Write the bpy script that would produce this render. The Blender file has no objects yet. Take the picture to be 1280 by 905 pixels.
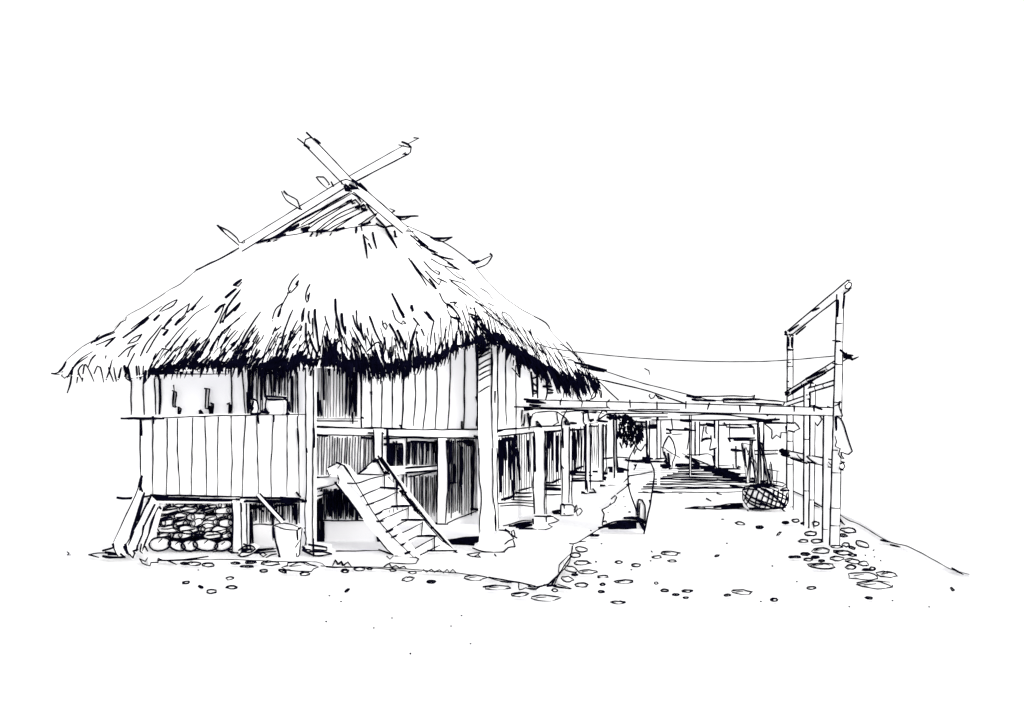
import bpy, math, random
from mathutils import Vector, noise
from mathutils.bvhtree import BVHTree
random.seed(7)
F, CX, HY, EYE = 1200.0, 640.0, 530.0, 1.7      # focal length in photo pixels, principal column, horizon row, eye height
PAPER, INK = 0, 1
rnd = random.uniform

# ------------------------------------------------------------------ scene, light, camera
sc = bpy.context.scene
col = sc.collection
world = bpy.data.worlds.new("World"); sc.world = world; world.use_nodes = True
nt = world.node_tree; nt.nodes.clear()
sky = nt.nodes.new('ShaderNodeTexSky'); sky.sky_type = 'NISHITA'; sky.sun_disc = False
SUN_EL, SUN_AZ = math.radians(11), math.radians(140)
sky.sun_elevation = SUN_EL; sky.sun_rotation = SUN_AZ; sky.air_density = 1.0; sky.dust_density = 3.0
hsv = nt.nodes.new('ShaderNodeHueSaturation'); hsv.inputs['Saturation'].default_value = 0.06   # white overcast veil
bg = nt.nodes.new('ShaderNodeBackground'); bg.inputs['Strength'].default_value = 0.15
wo = nt.nodes.new('ShaderNodeOutputWorld')
veil = nt.nodes.new('ShaderNodeMix'); veil.data_type = 'RGBA'; veil.clamp_result = False     # bright even cloud in front of the clear sky
veil.inputs[0].default_value = .97
[i for i in veil.inputs if i.type == 'RGBA'][1].default_value = (4.1, 4.1, 4.13, 1)
nt.links.new(sky.outputs[0], hsv.inputs['Color']); nt.links.new(hsv.outputs[0], [i for i in veil.inputs if i.type == 'RGBA'][0])
nt.links.new([o for o in veil.outputs if o.type == 'RGBA'][0], bg.inputs['Color']); nt.links.new(bg.outputs[0], wo.inputs[0])
sl = bpy.data.lights.new("sun", 'SUN'); sl.energy = 1.5; sl.angle = math.radians(24); sl.color = (1, .985, .96)
so = bpy.data.objects.new("sun", sl); col.objects.link(so)
so.rotation_euler = (math.radians(90-11), 0, math.radians(40))   # behind the viewer, from the right
sc.view_settings.view_transform = 'Standard'; sc.view_settings.look = 'None'
sc.view_settings.exposure = 0.9; sc.view_settings.gamma = 1; sc.view_settings.use_curve_mapping = False
sc.cycles.max_bounces = 14; sc.cycles.diffuse_bounces = 14
cam = bpy.data.cameras.new("camera"); co = bpy.data.objects.new("camera", cam); col.objects.link(co)
cam.sensor_width = 36; cam.lens = F/1280*36; cam.shift_y = (HY-452.5)/1280; cam.clip_end = 3000; cam.clip_start = .05
co.location = (0, 0, EYE); co.rotation_euler = (math.radians(90), 0, 0); sc.camera = co

def material(name, c1, c2, scale):
    m = bpy.data.materials.new(name); m.use_nodes = True; t = m.node_tree
    b = t.nodes['Principled BSDF']; b.inputs['Roughness'].default_value = 1
    b.inputs['Specular IOR Level'].default_value = 0
    n = t.nodes.new('ShaderNodeTexNoise'); n.inputs['Scale'].default_value = scale; n.inputs['Detail'].default_value = 4
    g = t.nodes.new('ShaderNodeTexCoord'); r = t.nodes.new('ShaderNodeValToRGB')
    r.color_ramp.elements[0].position = .35; r.color_ramp.elements[1].position = .65
    r.color_ramp.elements[0].color = (*c1, 1); r.color_ramp.elements[1].color = (*c2, 1)
    t.links.new(g.outputs['Object'], n.inputs['Vector']); t.links.new(n.outputs['Fac'], r.inputs[0]); t.links.new(r.outputs[0], b.inputs['Base Color'])
    return m
MATS = [material('white_paper', (.955, .955, .97), (.97, .97, .97), 1.2),
        material('blue_black_ink', (.0008, .0008, .003), (.0022, .0022, .0085), 9)]

# ------------------------------------------------------------------ pixel row/column + depth -> point
def at(px, py, Y): return Vector(((px-CX)/F*Y, Y, EYE-(py-HY)/F*Y))
CAM = Vector((0, 0, EYE))
def ray(px, py): return Vector(((px-CX)/F, 1, -(py-HY)/F))
def FY(Y): return lambda x, y, l: at(x, y, Y-l)
def GZ(z):
    def f(x, y, l):
        return at(x, y, min(400, F*(EYE-z-l)/max(y-HY, 1)))
    return f
def PL(p, n):
    n = n.normalized()
    if n.y > 0: n = -n
    def f(x, y, l):
        r = ray(x, y); return CAM + r*((p+n*l-CAM).dot(n)/r.dot(n))
    return f
def PL3(a, b, c):
    a, b, c = at(*a), at(*b), at(*c); return PL(a, (b-a).cross(c-a))
def SEG(a, b):                       # depth runs from a to b along a line
    def f(x, y, l):
        dx, dy = b[0]-a[0], b[1]-a[1]
        t = ((x-a[0])*dx+(y-a[1])*dy)/(dx*dx+dy*dy); t = max(-.3, min(1.3, t))
        iv = (1/a[2])*(1-t)+(1/b[2])*t
        return at(x, y, 1/iv-l)
    return f
class BV:                            # strokes laid on a solid that is already modelled
    def __init__(s, m, default): s.t = BVHTree.FromPolygons(m.v, m.f); s.last = default
    def start(s, pts):
        for p in pts:
            h = s.t.ray_cast(CAM, ray(p[0], p[1]).normalized())
            if h[0] is not None: s.last = h[0].y; return
    def __call__(s, x, y, l):
        h = s.t.ray_cast(CAM, ray(x, y).normalized())
        if h[0] is not None: s.last = h[0].y
        return at(x, y, s.last-l*1.5)

# ------------------------------------------------------------------ mesh collector
class M:
    def __init__(s, lw=1.12): s.v = []; s.f = []; s.m = []; s.lw = lw     # lw scales the ink lines
    def add(s, vs, fs, mi=PAPER):
        o = len(s.v); s.v += [Vector(v) for v in vs]; s.f += [tuple(i+o for i in f) for f in fs]; s.m += [mi]*len(fs); return s
    def prism(s, pts, d, mi=PAPER):  # polygon (3D points) and its thickness vector
        n = len(pts); d = Vector(d)
        s.add(list(pts)+[p+d for p in pts], [tuple(range(n)), tuple(range(2*n-1, n-1, -1))]+[(i, i+n, (i+1) % n+n, (i+1) % n) for i in range(n)], mi); return s
    def slab(s, px, surf, th=.08, mi=PAPER, d=None):
        if not callable(surf): surf = FY(surf)
        return s.prism([surf(x, y, 0) for x, y in px], d or (0, th, 0), mi)
    def rect(s, x0, y0, x1, y1, Y, th=.08, mi=PAPER): return s.slab([(x0, y0), (x1, y0), (x1, y1), (x0, y1)], Y, th, mi)
    def cyl(s, a, b, r0, r1, mi=PAPER, n=12):
        ax = (b-a).normalized(); u = ax.orthogonal().normalized(); w = ax.cross(u)
        R = [(math.cos(2*math.pi*i/n), math.sin(2*math.pi*i/n)) for i in range(n)]
        s.add([a+(u*c+w*q)*r0 for c, q in R]+[b+(u*c+w*q)*r1 for c, q in R],
              [(i, (i+1) % n, (i+1) % n+n, i+n) for i in range(n)]+[tuple(range(n-1, -1, -1)), tuple(range(n, 2*n))], mi); return s
    def lathe(s, c, prof, n=28, mi=PAPER, sx=1, sy=1):
        vs = []; fs = []
        for (r, z) in prof: vs += [Vector((c.x+r*sx*math.cos(2*math.pi*i/n), c.y+r*sy*math.sin(2*math.pi*i/n), c.z+z)) for i in range(n)]
        for k in range(len(prof)-1): fs += [(k*n+i, k*n+(i+1) % n, (k+1)*n+(i+1) % n, (k+1)*n+i) for i in range(n)]
        fs += [tuple(range(n-1, -1, -1)), tuple(range((len(prof)-1)*n, len(prof)*n))]
        s.add(vs, fs, mi); return s
    def blob(s, c, rx, ry, rz, tilt=0, mi=PAPER, n=14, k=8, p=1.0, jit=.0):
        vs = []; fs = []; sd = rnd(0, 99)
        for j in range(k+1):
            th = math.pi*j/k
            for i in range(n):
                ph = 2*math.pi*i/n
                d = Vector((math.sin(th)*math.cos(ph), math.sin(th)*math.sin(ph), math.cos(th)))
                q = Vector([math.copysign(abs(e)**p, e) for e in d])*(1+jit*noise.noise(d*1.5+Vector((sd, 0, 0))))
                x, y, z = q.x*rx, q.y*ry, q.z*rz
                vs.append(c+Vector((x*math.cos(tilt)-z*math.sin(tilt), y, x*math.sin(tilt)+z*math.cos(tilt))))
        for j in range(k): fs += [(j*n+i, (j+1)*n+i, (j+1)*n+(i+1) % n, j*n+(i+1) % n) for i in range(n)]
        s.add(vs, fs, mi); return s
    # an inked line: a thin tapering tube that follows a surface
    def st(s, pts, surf, w=1.5, wob=.35, taper=.35, smooth=True, lift=.8, step=4.0):
        if not callable(surf): surf = FY(surf)
        P = [Vector((p[0], p[1])) for p in pts]
        if len(P) == 1: P = [P[0], P[0]+Vector((1.2, .6))]
        Q = []
        n = len(P)
        for i in range(n-1):
            a, b = P[i], P[i+1]; L = (b-a).length; k = max(1, int(L/step))
            p0 = P[i-1] if i else a*2-b; p3 = P[i+2] if i+2 < n else b*2-a
            for j in range(k):
                t = j/k
                if smooth and n > 2:
                    Q.append(.5*((2*a)+(b-p0)*t+(2*p0-5*a+4*b-p3)*t*t+(3*a-p0-3*b+p3)*t**3))
                else: Q.append(a.lerp(b, t))
        Q.append(P[-1]); sd = rnd(0, 500); m = len(Q)
        W = []; acc = 0
        for i, q in enumerate(Q):
            if i: acc += (Q[i]-Q[i-1]).length
            nx = noise.noise(Vector((acc*.06, sd, 0))); ny = noise.noise(Vector((acc*.06, sd, 9)))
            e = min(1, acc/6) if m > 2 else 0
            t = i/(m-1) if m > 1 else 0
            ww = w*(1+.3*noise.noise(Vector((acc*.09, sd, 5))))
            ww *= 1-taper*max(0, (t-.55)/.45)**1.5-.25*taper*max(0, 1-t/.1)
            W.append((q.x+nx*wob*2*e, q.y+ny*wob*2*e, ww*(s.lw if w < 3.4 else .84)))
        R = []; C = []
        if isinstance(surf, BV): surf.start(W)
        for x, y, ww in W:
            c = surf(x, y, 0); r = max(.3, ww)*.5*c.y/F; c = surf(x, y, r*lift); C.append(c); R.append(r)
        vs = []; fs = []; K = 5; m = len(C)
        for i in range(m):
            t = (C[min(i+1, m-1)]-C[max(i-1, 0)])
            if t.length < 1e-7: t = Vector((1, 0, 0))
            t.normalize(); v = (C[i]-CAM).normalized(); u = t.cross(v)
            if u.length < 1e-4: u = t.orthogonal()
            u.normalize(); q = t.cross(u).normalized()
            for k in range(K):
                a = 2*math.pi*k/K+.3; vs.append(C[i]+(u*math.cos(a)+q*math.sin(a))*R[i])
        for i in range(m-1): fs += [(i*K+k, i*K+(k+1) % K, (i+1)*K+(k+1) % K, (i+1)*K+k) for k in range(K)]
        fs += [tuple(range(K-1, -1, -1)), tuple(range((m-1)*K, m*K))]
        s.add(vs, fs, INK); return s
    # many strokes traced from an enlargement: origin ox,oy and scale sc; "x,y x,y; x,y ..."
    def tr(s, txt, surf, z=(0, 0, 1), w=1.5, **k):
        ox, oy, q = z
        for st in txt.replace('\n', ' ').split(';'):
            st = st.strip()
            if not st: continue
            ww = w
            if st[0] == '*': i = st.index(' '); ww = float(st[1:i]); st = st[i+1:]
            s.st([(ox+float(a.split(',')[0])/q, oy+float(a.split(',')[1])/q) for a in st.split()], surf, ww, **k)
        return s
    def hatch(s, x0, x1, top, bot, surf, step=3.0, w=(1.2, 2.2), jx=.5, jt=2, jb=4, lean=0, skip=0):
        f = lambda c, x: c(x) if callable(c) else c
        x = x0
        while x <= x1:
            if random.random() >= skip:
                xa = x+rnd(-jx, jx); s.st([(xa, f(top, x)+rnd(-jt, jt)), (xa+lean*.5+rnd(-jx, jx), (f(top, x)+f(bot, x))/2), (xa+lean+rnd(-jx, jx), f(bot, x)+rnd(-jb, jb*.4))], surf, rnd(*w)*.8, wob=.25, taper=.4)
            x += step*rnd(.7, 1.3)
        return s
    def pole(s, a, b, w0, w1=None, nodes=(), w=1.4, cap=True, lines=(1, 1), wob=.3):   # a, b = (px, py, Y); w0, w1 = width in photo pixels
        w1 = w1 or w0; A, B = at(*a), at(*b); r0, r1 = w0*.5*a[2]/F, w1*.5*b[2]/F
        s.cyl(A, B, r0, r1)
        d = Vector((b[0]-a[0], b[1]-a[1])); nn = Vector((-d.y, d.x)).normalized()
        sf0 = SEG(a, b); sf = lambda x, y, l: sf0(x, y, 0)
        for sg, on in zip((1, -1), lines):
            if on: s.st([(a[0]+nn.x*sg*(w0/2+.5), a[1]+nn.y*sg*(w0/2+.5)), ((a[0]+b[0])/2+nn.x*sg*((w0+w1)/4+.5), (a[1]+b[1])/2+nn.y*sg*((w0+w1)/4+.5)), (b[0]+nn.x*sg*(w1/2+.5), b[1]+nn.y*sg*(w1/2+.5))], sf, w*on*1.25, wob=wob, taper=.1)
        ax = (B-A).normalized(); u = ax.orthogonal().normalized(); v = ax.cross(u)
        for t in list(nodes)+([0.0, 1.0] if cap else []):
            c = A.lerp(B, t); r = (r0*(1-t)+r1*t)*1.04; rr = w*.42*c.y/F
            n = 14; vs = []; fs = []
            for i in range(n):
                e = u*math.cos(2*math.pi*i/n)+v*math.sin(2*math.pi*i/n)
                vs += [c+e*r+ax*rr, c+e*(r+rr), c+e*r-ax*rr]
            for i in range(n):
                j = (i+1) % n
                fs += [(i*3, i*3+1, j*3+1, j*3), (i*3+1, i*3+2, j*3+2, j*3+1), (i*3+2, i*3, j*3, j*3+2)]
            s.add(vs, fs, INK)
        return s
    def build(s, name, parent=None, origin=None):
        if parent is not None: o0 = Vector(parent['_o'])
        else:
            xs = [v.x for v in s.v]; ys = [v.y for v in s.v]; zs = [v.z for v in s.v]
            o0 = Vector(origin) if origin is not None else Vector(((min(xs)+max(xs))/2, (min(ys)+max(ys))/2, min(zs)))
        me = bpy.data.meshes.new(name); me.from_pydata([v-o0 for v in s.v], [], s.f)
        for m in MATS: me.materials.append(m)
        me.polygons.foreach_set('material_index', s.m); me.update()
        o = bpy.data.objects.new(name, me); col.objects.link(o)
        if parent is not None: o.parent = parent; o['_o'] = parent['_o']
        else: o.location = o0; o['_o'] = tuple(o0)
        return o
def tag(o, label=None, cat=None, group=None, kind=None):
    for k, v in (('label', label), ('category', cat), ('group', group), ('kind', kind)):
        if v: o[k] = v
    return o
def empty(name, loc, label, cat, group=None):
    o = bpy.data.objects.new(name, None); col.objects.link(o); o.location = loc; o['_o'] = tuple(loc); o.empty_display_size = .2
    return tag(o, label, cat, group)
def lerpc(pts):
    def f(x):
        if x <= pts[0][0]: return pts[0][1]
        for (a, b), (c, d) in zip(pts, pts[1:]):
            if x <= c: return b+(d-b)*(x-a)/(c-a)
        return pts[-1][1]
    return f
GT, GR = GZ(0), GZ(-.04)            # terrace top, lower ground
def DT(py, z=0): return F*(EYE-z)/(py-HY)

# ------------------------------------------------------------------ the ground
g = M(); g.add([(-900, -60, -.04), (900, -60, -.04), (900, 1800, -.04), (-900, 1800, -.04)], [(0, 1, 2, 3)])
# edge lines and inked-on shadows of the yard: far dark bands, hatching beside the basket
r7 = random.Random(3)
tag(g.build('ground', origin=(0, 0, -.04)), kind='structure')
g = M()
for i in range(15):
    y = 580+i*2.2+r7.uniform(-.6, .6); x0 = r7.uniform(738, 800) if i < 11 else r7.uniform(725, 760); x1 = r7.uniform(885, 925)+i*4
    if i < 3: x0 += 55
    g.st([(x0, y+r7.uniform(-1, 1)), ((x0+x1)/2, y+r7.uniform(-.7, .7)), (min(x1, 985), y+r7.uniform(-1, 2))], GR, r7.choice([1.1, 1.2, 1.5, 1.8]), taper=.6, wob=.4)
for i in range(12):
    y = 583+i*2.2; x0 = 868+i*7+r7.uniform(-12, 12); g.st([(x0, y), (min(x0+r7.uniform(30, 70), 985), y+r7.uniform(0, 2))], GR, r7.uniform(2.0, 3.0), taper=.7)
Z = (840, 470, 5.325)
g.tr("*1.5 70,518 320,625 490,700; *2.5 90,535 180,580; *3 130,560 180,590; *2.6 270,640 440,690; *2.6 330,640 430,690; *2.4 20,590 170,590; *2 0,620 180,615; *2 190,610 330,612; *3.4 300,690 490,705; *3.4 60,690 300,695; *2.8 390,730 490,745; *1.2 0,772 300,775 470,768; *1.5 330,617 400,618 460,618 435,598; *2.4 300,780 330,790; *2.4 230,815 260,832; *1.2 90,880 250,870 390,850 480,850; *3 280,872 400,862 490,860; *3.5 330,880 500,872; *3 390,860 480,850; *1.5 90,882 300,886 500,886", GR, Z)
for i in range(9): g.st([(738+rnd(-6, 6), 598+i*1.7), (760+rnd(0, 25), 598+i*1.6)], GR, rnd(1.4, 2.6))
Z = (700, 540, 5.656)
g.tr("*1.2 470,425 560,428 700,430 900,425 1018,428; *2.6 585,425 625,428; *3 660,420 740,430; *1.2 840,435 865,435; *1.6 885,540 950,530 1017,530; *1.6 1017,530 1030,545 960,542 885,542", GR, Z)
tag(g.build('ground_shadow_marks', origin=(0, 30, -.07)), kind='structure')

# the low earth terrace the house stands on, with its inked front edge
edge = [(176, 694), (186, 703), (196, 702), (200, 697), (300, 699), (392, 701), (404, 706), (470, 708), (560, 713), (600, 720), (640, 728), (672, 735), (688, 733), (698, 712), (706, 700), (717, 681), (727, 676), (752, 660), (775, 640), (790, 620), (812, 600), (850, 588)]
top = [GT(x, y, 0) for x, y in edge]+[Vector((7.5, 60, 0)), Vector((-9, 60, 0)), Vector((-8.2, 18, 0))]
t = M(); t.prism(top, (0, 0, -.04))
E = GT
Z = (150, 660, 4.267)
t.tr("*1.6 105,165 120,190 160,202 165,185 203,182 205,160 230,170; *1.5 105,165 135,180 148,160; *2.2 200,172 300,172 380,165 470,152; *1.6 250,175 420,168; *1.2 230,172 560,168 840,178 1050,182 1100,208; *1.3 1100,208 1140,210 1280,208; *2 250,172 300,195; *1.5 1140,190 1150,170 1165,195 1180,178 1195,200 1215,180 1235,205", E, Z)
Z = (400, 660, 4.267)
t.tr("*1.2 130,205 330,210 540,225 770,245 880,260 960,282 1060,292 1160,318 1200,302; *1.8 900,262 1060,290 1150,310; *1.8 960,284 1020,290; *1.5 1060,292 1065,330 1100,318; *1.3 1100,320 1150,330 1180,305", E, Z)
Z = (660, 640, 3.765)
t.tr("*1.6 0,350 40,352 90,340 130,310 175,250 200,210 215,150; *1.3 100,335 145,290 145,250 200,195; *2.8 90,348 135,345; *2.6 110,345 130,315; *1.3 125,340 150,290 195,235 208,160; *1.3 0,358 40,362 80,340; *1.5 195,148 230,145 320,90 350,72; *1.6 240,140 272,140; *1.3 140,340 205,360 135,352; *2.2 120,350 180,358; *1.4 290,108 335,110; *1.4 300,104 330,114", E, Z)
Z = (70, 590, 6.463)
t.tr("*1.5 265,668 340,655 440,655; *3 380,680 440,690 560,685; *3.2 400,650 490,660; *3 380,635 460,610; *3.4 420,665 560,670; *1.5 90,645 105,655 90,668 118,668; *2.2 550,680 590,640; *1.8 265,668 310,680 345,690", E, Z)
Z = (560, 560, 5.656)
t.tr("*1.5 0,670 110,640 230,625; *3 60,665 220,640; *3.6 90,672 230,655; *3.2 20,672 150,680 240,692; *2.6 60,655 215,632; *3 150,660 215,665; *2 0,680 60,740; *1.5 390,550 520,515 600,510; *3.2 470,545 600,520; *3.6 430,552 600,540; *3 480,560 600,545; *2.4 500,570 650,572; *1.4 135,750 215,738; *1.4 135,750 160,765 230,772 215,755; *2 330,750 340,765; *3 740,452 800,440; *3 745,460 800,465; *2.5 140,640 230,632", E, Z)  # the heavy hatching inks in shadows beside the post bases
Z = (240, 580, 6.463)
t.tr("*1.6 170,710 330,690 480,690 660,680; *1.6 290,700 380,720 500,710 680,685; *2 490,705 660,690; *1.5 510,690 600,690; *1.5 0,705 100,690 160,700; *1.6 600,755 640,735 700,725; *1.4 1060,708 1228,705; *2 500,720 680,705", E, Z)
Z = (400, 540, 5.03)
t.tr("*1.4 5,750 200,748 370,745; *2.4 370,740 460,770; *1.5 420,780 440,800 460,780; *1.5 470,780 560,778 600,780; *1.6 440,822 520,828 600,828; *1.5 580,780 618,800 600,828; *1.2 5,842 150,850 360,858 640,880; *1.5 80,840 95,805 110,835 130,815 140,840 175,815 195,840; *1.6 400,850 435,825 450,850 480,840 500,855 530,845 545,862; *1.6 650,865 670,880 700,862 720,880 750,865 775,885 800,862 815,885 835,862 855,885; *3 770,690 900,668 1006,660; *3.4 820,690 1006,675; *2.4 850,705 1006,690; *3 800,695 930,690; *1.4 925,770 1006,760 960,785 925,770", E, Z)
t.tr(" *4 150,825 340,825; *3 105,835 200,838; *4 100,860 190,880; *5 130,870 200,885; *3.4 200,880 270,878; *2 250,850 270,880", E, (700, 470, 6.033))  # shadows at the foot of the side stilts, drawn in ink
tag(t.build('earth_terrace', origin=(0, 20, -.07)), kind='structure')

# the raised verge along the right of the path
ve = [(940, 597), (968, 606), (990, 613), (1010, 622), (1046, 640), (1075, 652), (1105, 671), (1116, 678), (1150, 692), (1176, 706), (1212, 717)]
vp = [GZ(.0)(x, y, 0) for x, y in ve]
v = M(); v.prism(vp+[Vector((16, 9.6, 0)), Vector((30, 60, 0)), Vector((10, 60, 0))], (0, 0, -.04))
v.tr("*1.2 940,597 968,606 988,612; *1.5 988,612 1005,620; *1.8 1012,625 1030,635; *1.6 1012,629 1024,634; *1.2 1047,641 1060,650 1075,656 1105,674 1118,679 1140,685 1178,706 1190,712 1212,718; *1.8 1047,643 1055,655; *2.4 1101,675 1112,678; *2.2 1113,681 1125,684; *2 1190,710 1204,718; *1.8 1044,645 1056,656", GZ(.0))
tag(v.build('raised_verge', origin=(12, 20, -.07)), kind='structure')

# ------------------------------------------------------------------ THE STILT HOUSE
H = empty('stilt_house', (-2.6, 14.6, 0), 'thatched timber stilt house with steep roof and crossed poles at its peak', 'house')

# --- thatched roof (one closed solid)
def grid(m, A, B, n, bulge=0):
    k = len(A); vs = []
    for a, b in zip(A, B):
        for j in range(n+1):
            t = j/n; p = a.lerp(b, t); vs.append(p)
    m.add(vs, [(i*(n+1)+j, i*(n+1)+j+1, (i+1)*(n+1)+j+1, (i+1)*(n+1)+j) for i in range(k-1) for j in range(n)])
def resample(P, n):
    L = [0]
    for a, b in zip(P, P[1:]): L.append(L[-1]+(b-a).length)
    out = []
    for i in range(n+1):
        d = L[-1]*i/n
        for j in range(len(P)-1):
            if d <= L[j+1]+1e-9:
                out.append(P[j].lerp(P[j+1], (d-L[j])/max(1e-9, L[j+1]-L[j]))); break
    return out
roof = M(1.25)
topc = resample([at(*p) for p in [(298, 307, 14.3), (340, 297, 14.3), (380, 292, 14.3), (410, 290, 14.3), (470, 284, 14.35), (490, 285, 14.4), (507, 290, 14.5)]], 30)
botc = resample([at(*p) for p in [(66, 466, 12.5), (110, 473, 12.35), (160, 474, 12.3), (200, 465, 12.3), (300, 462, 12.3), (380, 459, 12.4), (430, 461, 12.5), (500, 462, 12.7), (540, 450, 12.9), (580, 435, 13.2), (612, 426, 13.4), (634, 434, 13.5)]], 30)
leftc = [(298, 307), (245, 338), (225, 355), (158, 395), (142, 412), (103, 434), (83, 451), (66, 466)]
ld = [14.3, 13.95, 13.8, 13.3, 13.15, 12.85, 12.7, 12.5]
leftc = [at(x, y, d) for (x, y), d in zip(leftc, ld)]
hipc = [at(*p) for p in [(507, 290, 14.5), (543, 322, 14.3), (583, 360, 14.05), (612, 390, 13.85), (626, 412, 13.65), (634, 434, 13.5)]]
lc, hc = resample(leftc, 12), resample(hipc, 12)
rows = []
for i in range(13):                   # front slope between the two hips
    t = i/12; row = []
    for j in range(31):
        s_ = j/30
        c = topc[j].lerp(botc[j], t)
        e = (lc[i]-topc[0].lerp(botc[0], t))*(1-s_)+(hc[i]-topc[30].lerp(botc[30], t))*s_
        row.append(c+e+Vector((0, -.35*math.sin(math.pi*t)*math.sin(math.pi*s_)**.6, 0)))
    rows.append(row)
for a in range(12): roof.add(rows[a]+rows[a+1], [(j, j+1, 31+j+1, 31+j) for j in range(30)])
apex = at(443, 239, 14.6)
outc = [at(*p) for p in [(520, 289, 16.5), (600, 336, 20.5), (640, 372, 21.1), (682, 407, 21.8), (700, 420, 22.1), (748, 468, 23), (754, 489, 23)]]
oc = resample(outc, 12)
grid(roof, hc, oc, 8)                # right slope
roof.add([apex, at(600, 336, 20.5), outc[0], hipc[0]], [(0, 1, 2), (0, 2, 3)])
B = BV(roof, 13)                     # ink goes on the two slopes that face the yard
RE, BL = at(600, 336, 20.5), Vector((-3.5, 21.8, 2.5))
grid(roof, resample([apex, leftc[0]]+leftc[1:], 12), resample([RE, BL], 12), 6)     # left slope
roof.add([RE, BL, outc[-1], outc[3]], [(0, 1, 2, 3)])
roof.add([apex, leftc[0], hipc[0]], [(0, 1, 2)])
und = list(botc)+[outc[-1], BL]
inner = []                          # soffit: rises gently from the eave to the wall heads, then closes inside
for p in botc: px_, py_ = CX+p.x/p.y*F, HY-(p.z-EYE)/p.y*F; inner.append(at(max(px_, 150), py_-6, 15.2))
inner += [at(748, 474, 25.5), Vector((-2.2, 20.8, 2.75))]
nu = len(und); roof.add([p+Vector((0, .02, 0)) for p in und]+inner+[Vector((-2.2, 17.2, 3.4))], [(i, (i+1) % nu, (i+1) % nu+nu, i+nu) for i in range(nu)]+[(i+nu, (i+1) % nu+nu, 2*nu) for i in range(nu)])
# outlines
roof.tr("*1.2 245,338 228,353 205,367 178,384 158,396; *1.2 158,396 157,400 151,403 149,406 142,413; *1.3 143,414 125,421 103,434 83,451 81,457; *1.3 81,457 74,465 64,466; *2.4 245,338 260,331 282,320 300,309", B)
roof.tr("*1.3 505,281 560,306 596,333; *1.4 590,330 620,363 650,386 682,404 690,416 715,441 733,459; *1.3 701,430 715,441 730,457", B)
Z = (60, 320, 5.029)
roof.tr("""20,738 70,742 95,725; 95,725 85,755 105,770 120,755; 60,735 90,700 110,660; 120,765 145,720 200,650 280,600;
130,760 150,720 180,680 250,630; 300,620 270,650 250,700; 215,790 235,680 290,790; 290,740 310,690 330,700 350,795;
365,780 385,720 405,650; 380,700 410,790; 430,790 415,700; *2 155,700 140,800 122,860; 190,740 180,800; 220,680 190,720 215,780;
440,780 460,700 450,770; 365,625 360,645; 440,635 500,580 570,548; 500,635 520,590 550,560; 545,610 510,680 480,760;
580,630 620,550 715,432; 618,610 660,540 720,450; *2 470,515 540,465 610,415; 540,460 630,380 600,425; *1.2 520,460 640,370 720,312;
*3 665,405 700,370; 700,350 740,310 812,275; 812,275 790,310 715,350; *2.4 595,425 635,390; 500,555 540,515 590,490; 590,490 560,530 505,550;
*3.4 360,570 385,545; *2 360,568 425,510; 300,560 350,540 425,510; 290,540 350,510 420,480; 300,520 325,495; 270,550 310,520 400,480;
720,460 780,385 890,298; 890,298 860,370 820,400; *2.6 800,435 830,395; 800,435 868,375; *3 725,498 755,462; *2 735,440 780,400; 740,435 730,460 755,462;
875,355 930,300 975,250; *2.4 905,340 930,310; *1.2 735,570 860,430 930,360 1018,305; 715,580 760,590; 770,600 800,540 830,510; 
750,605 860,470 880,450; 820,620 860,540 935,462; 880,600 920,540; 800,600 850,560; *3.2 920,600 950,545; 940,620 1000,520 1080,380 1110,300; 985,575 1020,520; *2.4 940,560 900,600 935,520;
660,650 680,610; 640,700 700,600 720,580; 630,720 660,680; 1100,420 1140,300; *1.4 1080,425 1190,320; *3 1050,355 1080,320 1115,300; *3 1115,262 1185,205;
*3.4 1165,185 1207,155; *3.4 1170,345 1207,295; 1080,420 1110,350 1207,215; 1070,530 1120,460 1207,390; 1140,590 1180,540 1207,510; *2 1130,510 1080,580;
*2.6 1150,560 1175,540; 500,700 490,770 530,790; *3.4 510,770 520,790; *2 555,690 560,770; 570,690 580,780 590,740; 600,690 595,760; *2.6 600,800 615,780 600,740""", B, Z, w=1.5)
Z = (280, 320, 5.029)
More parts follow.
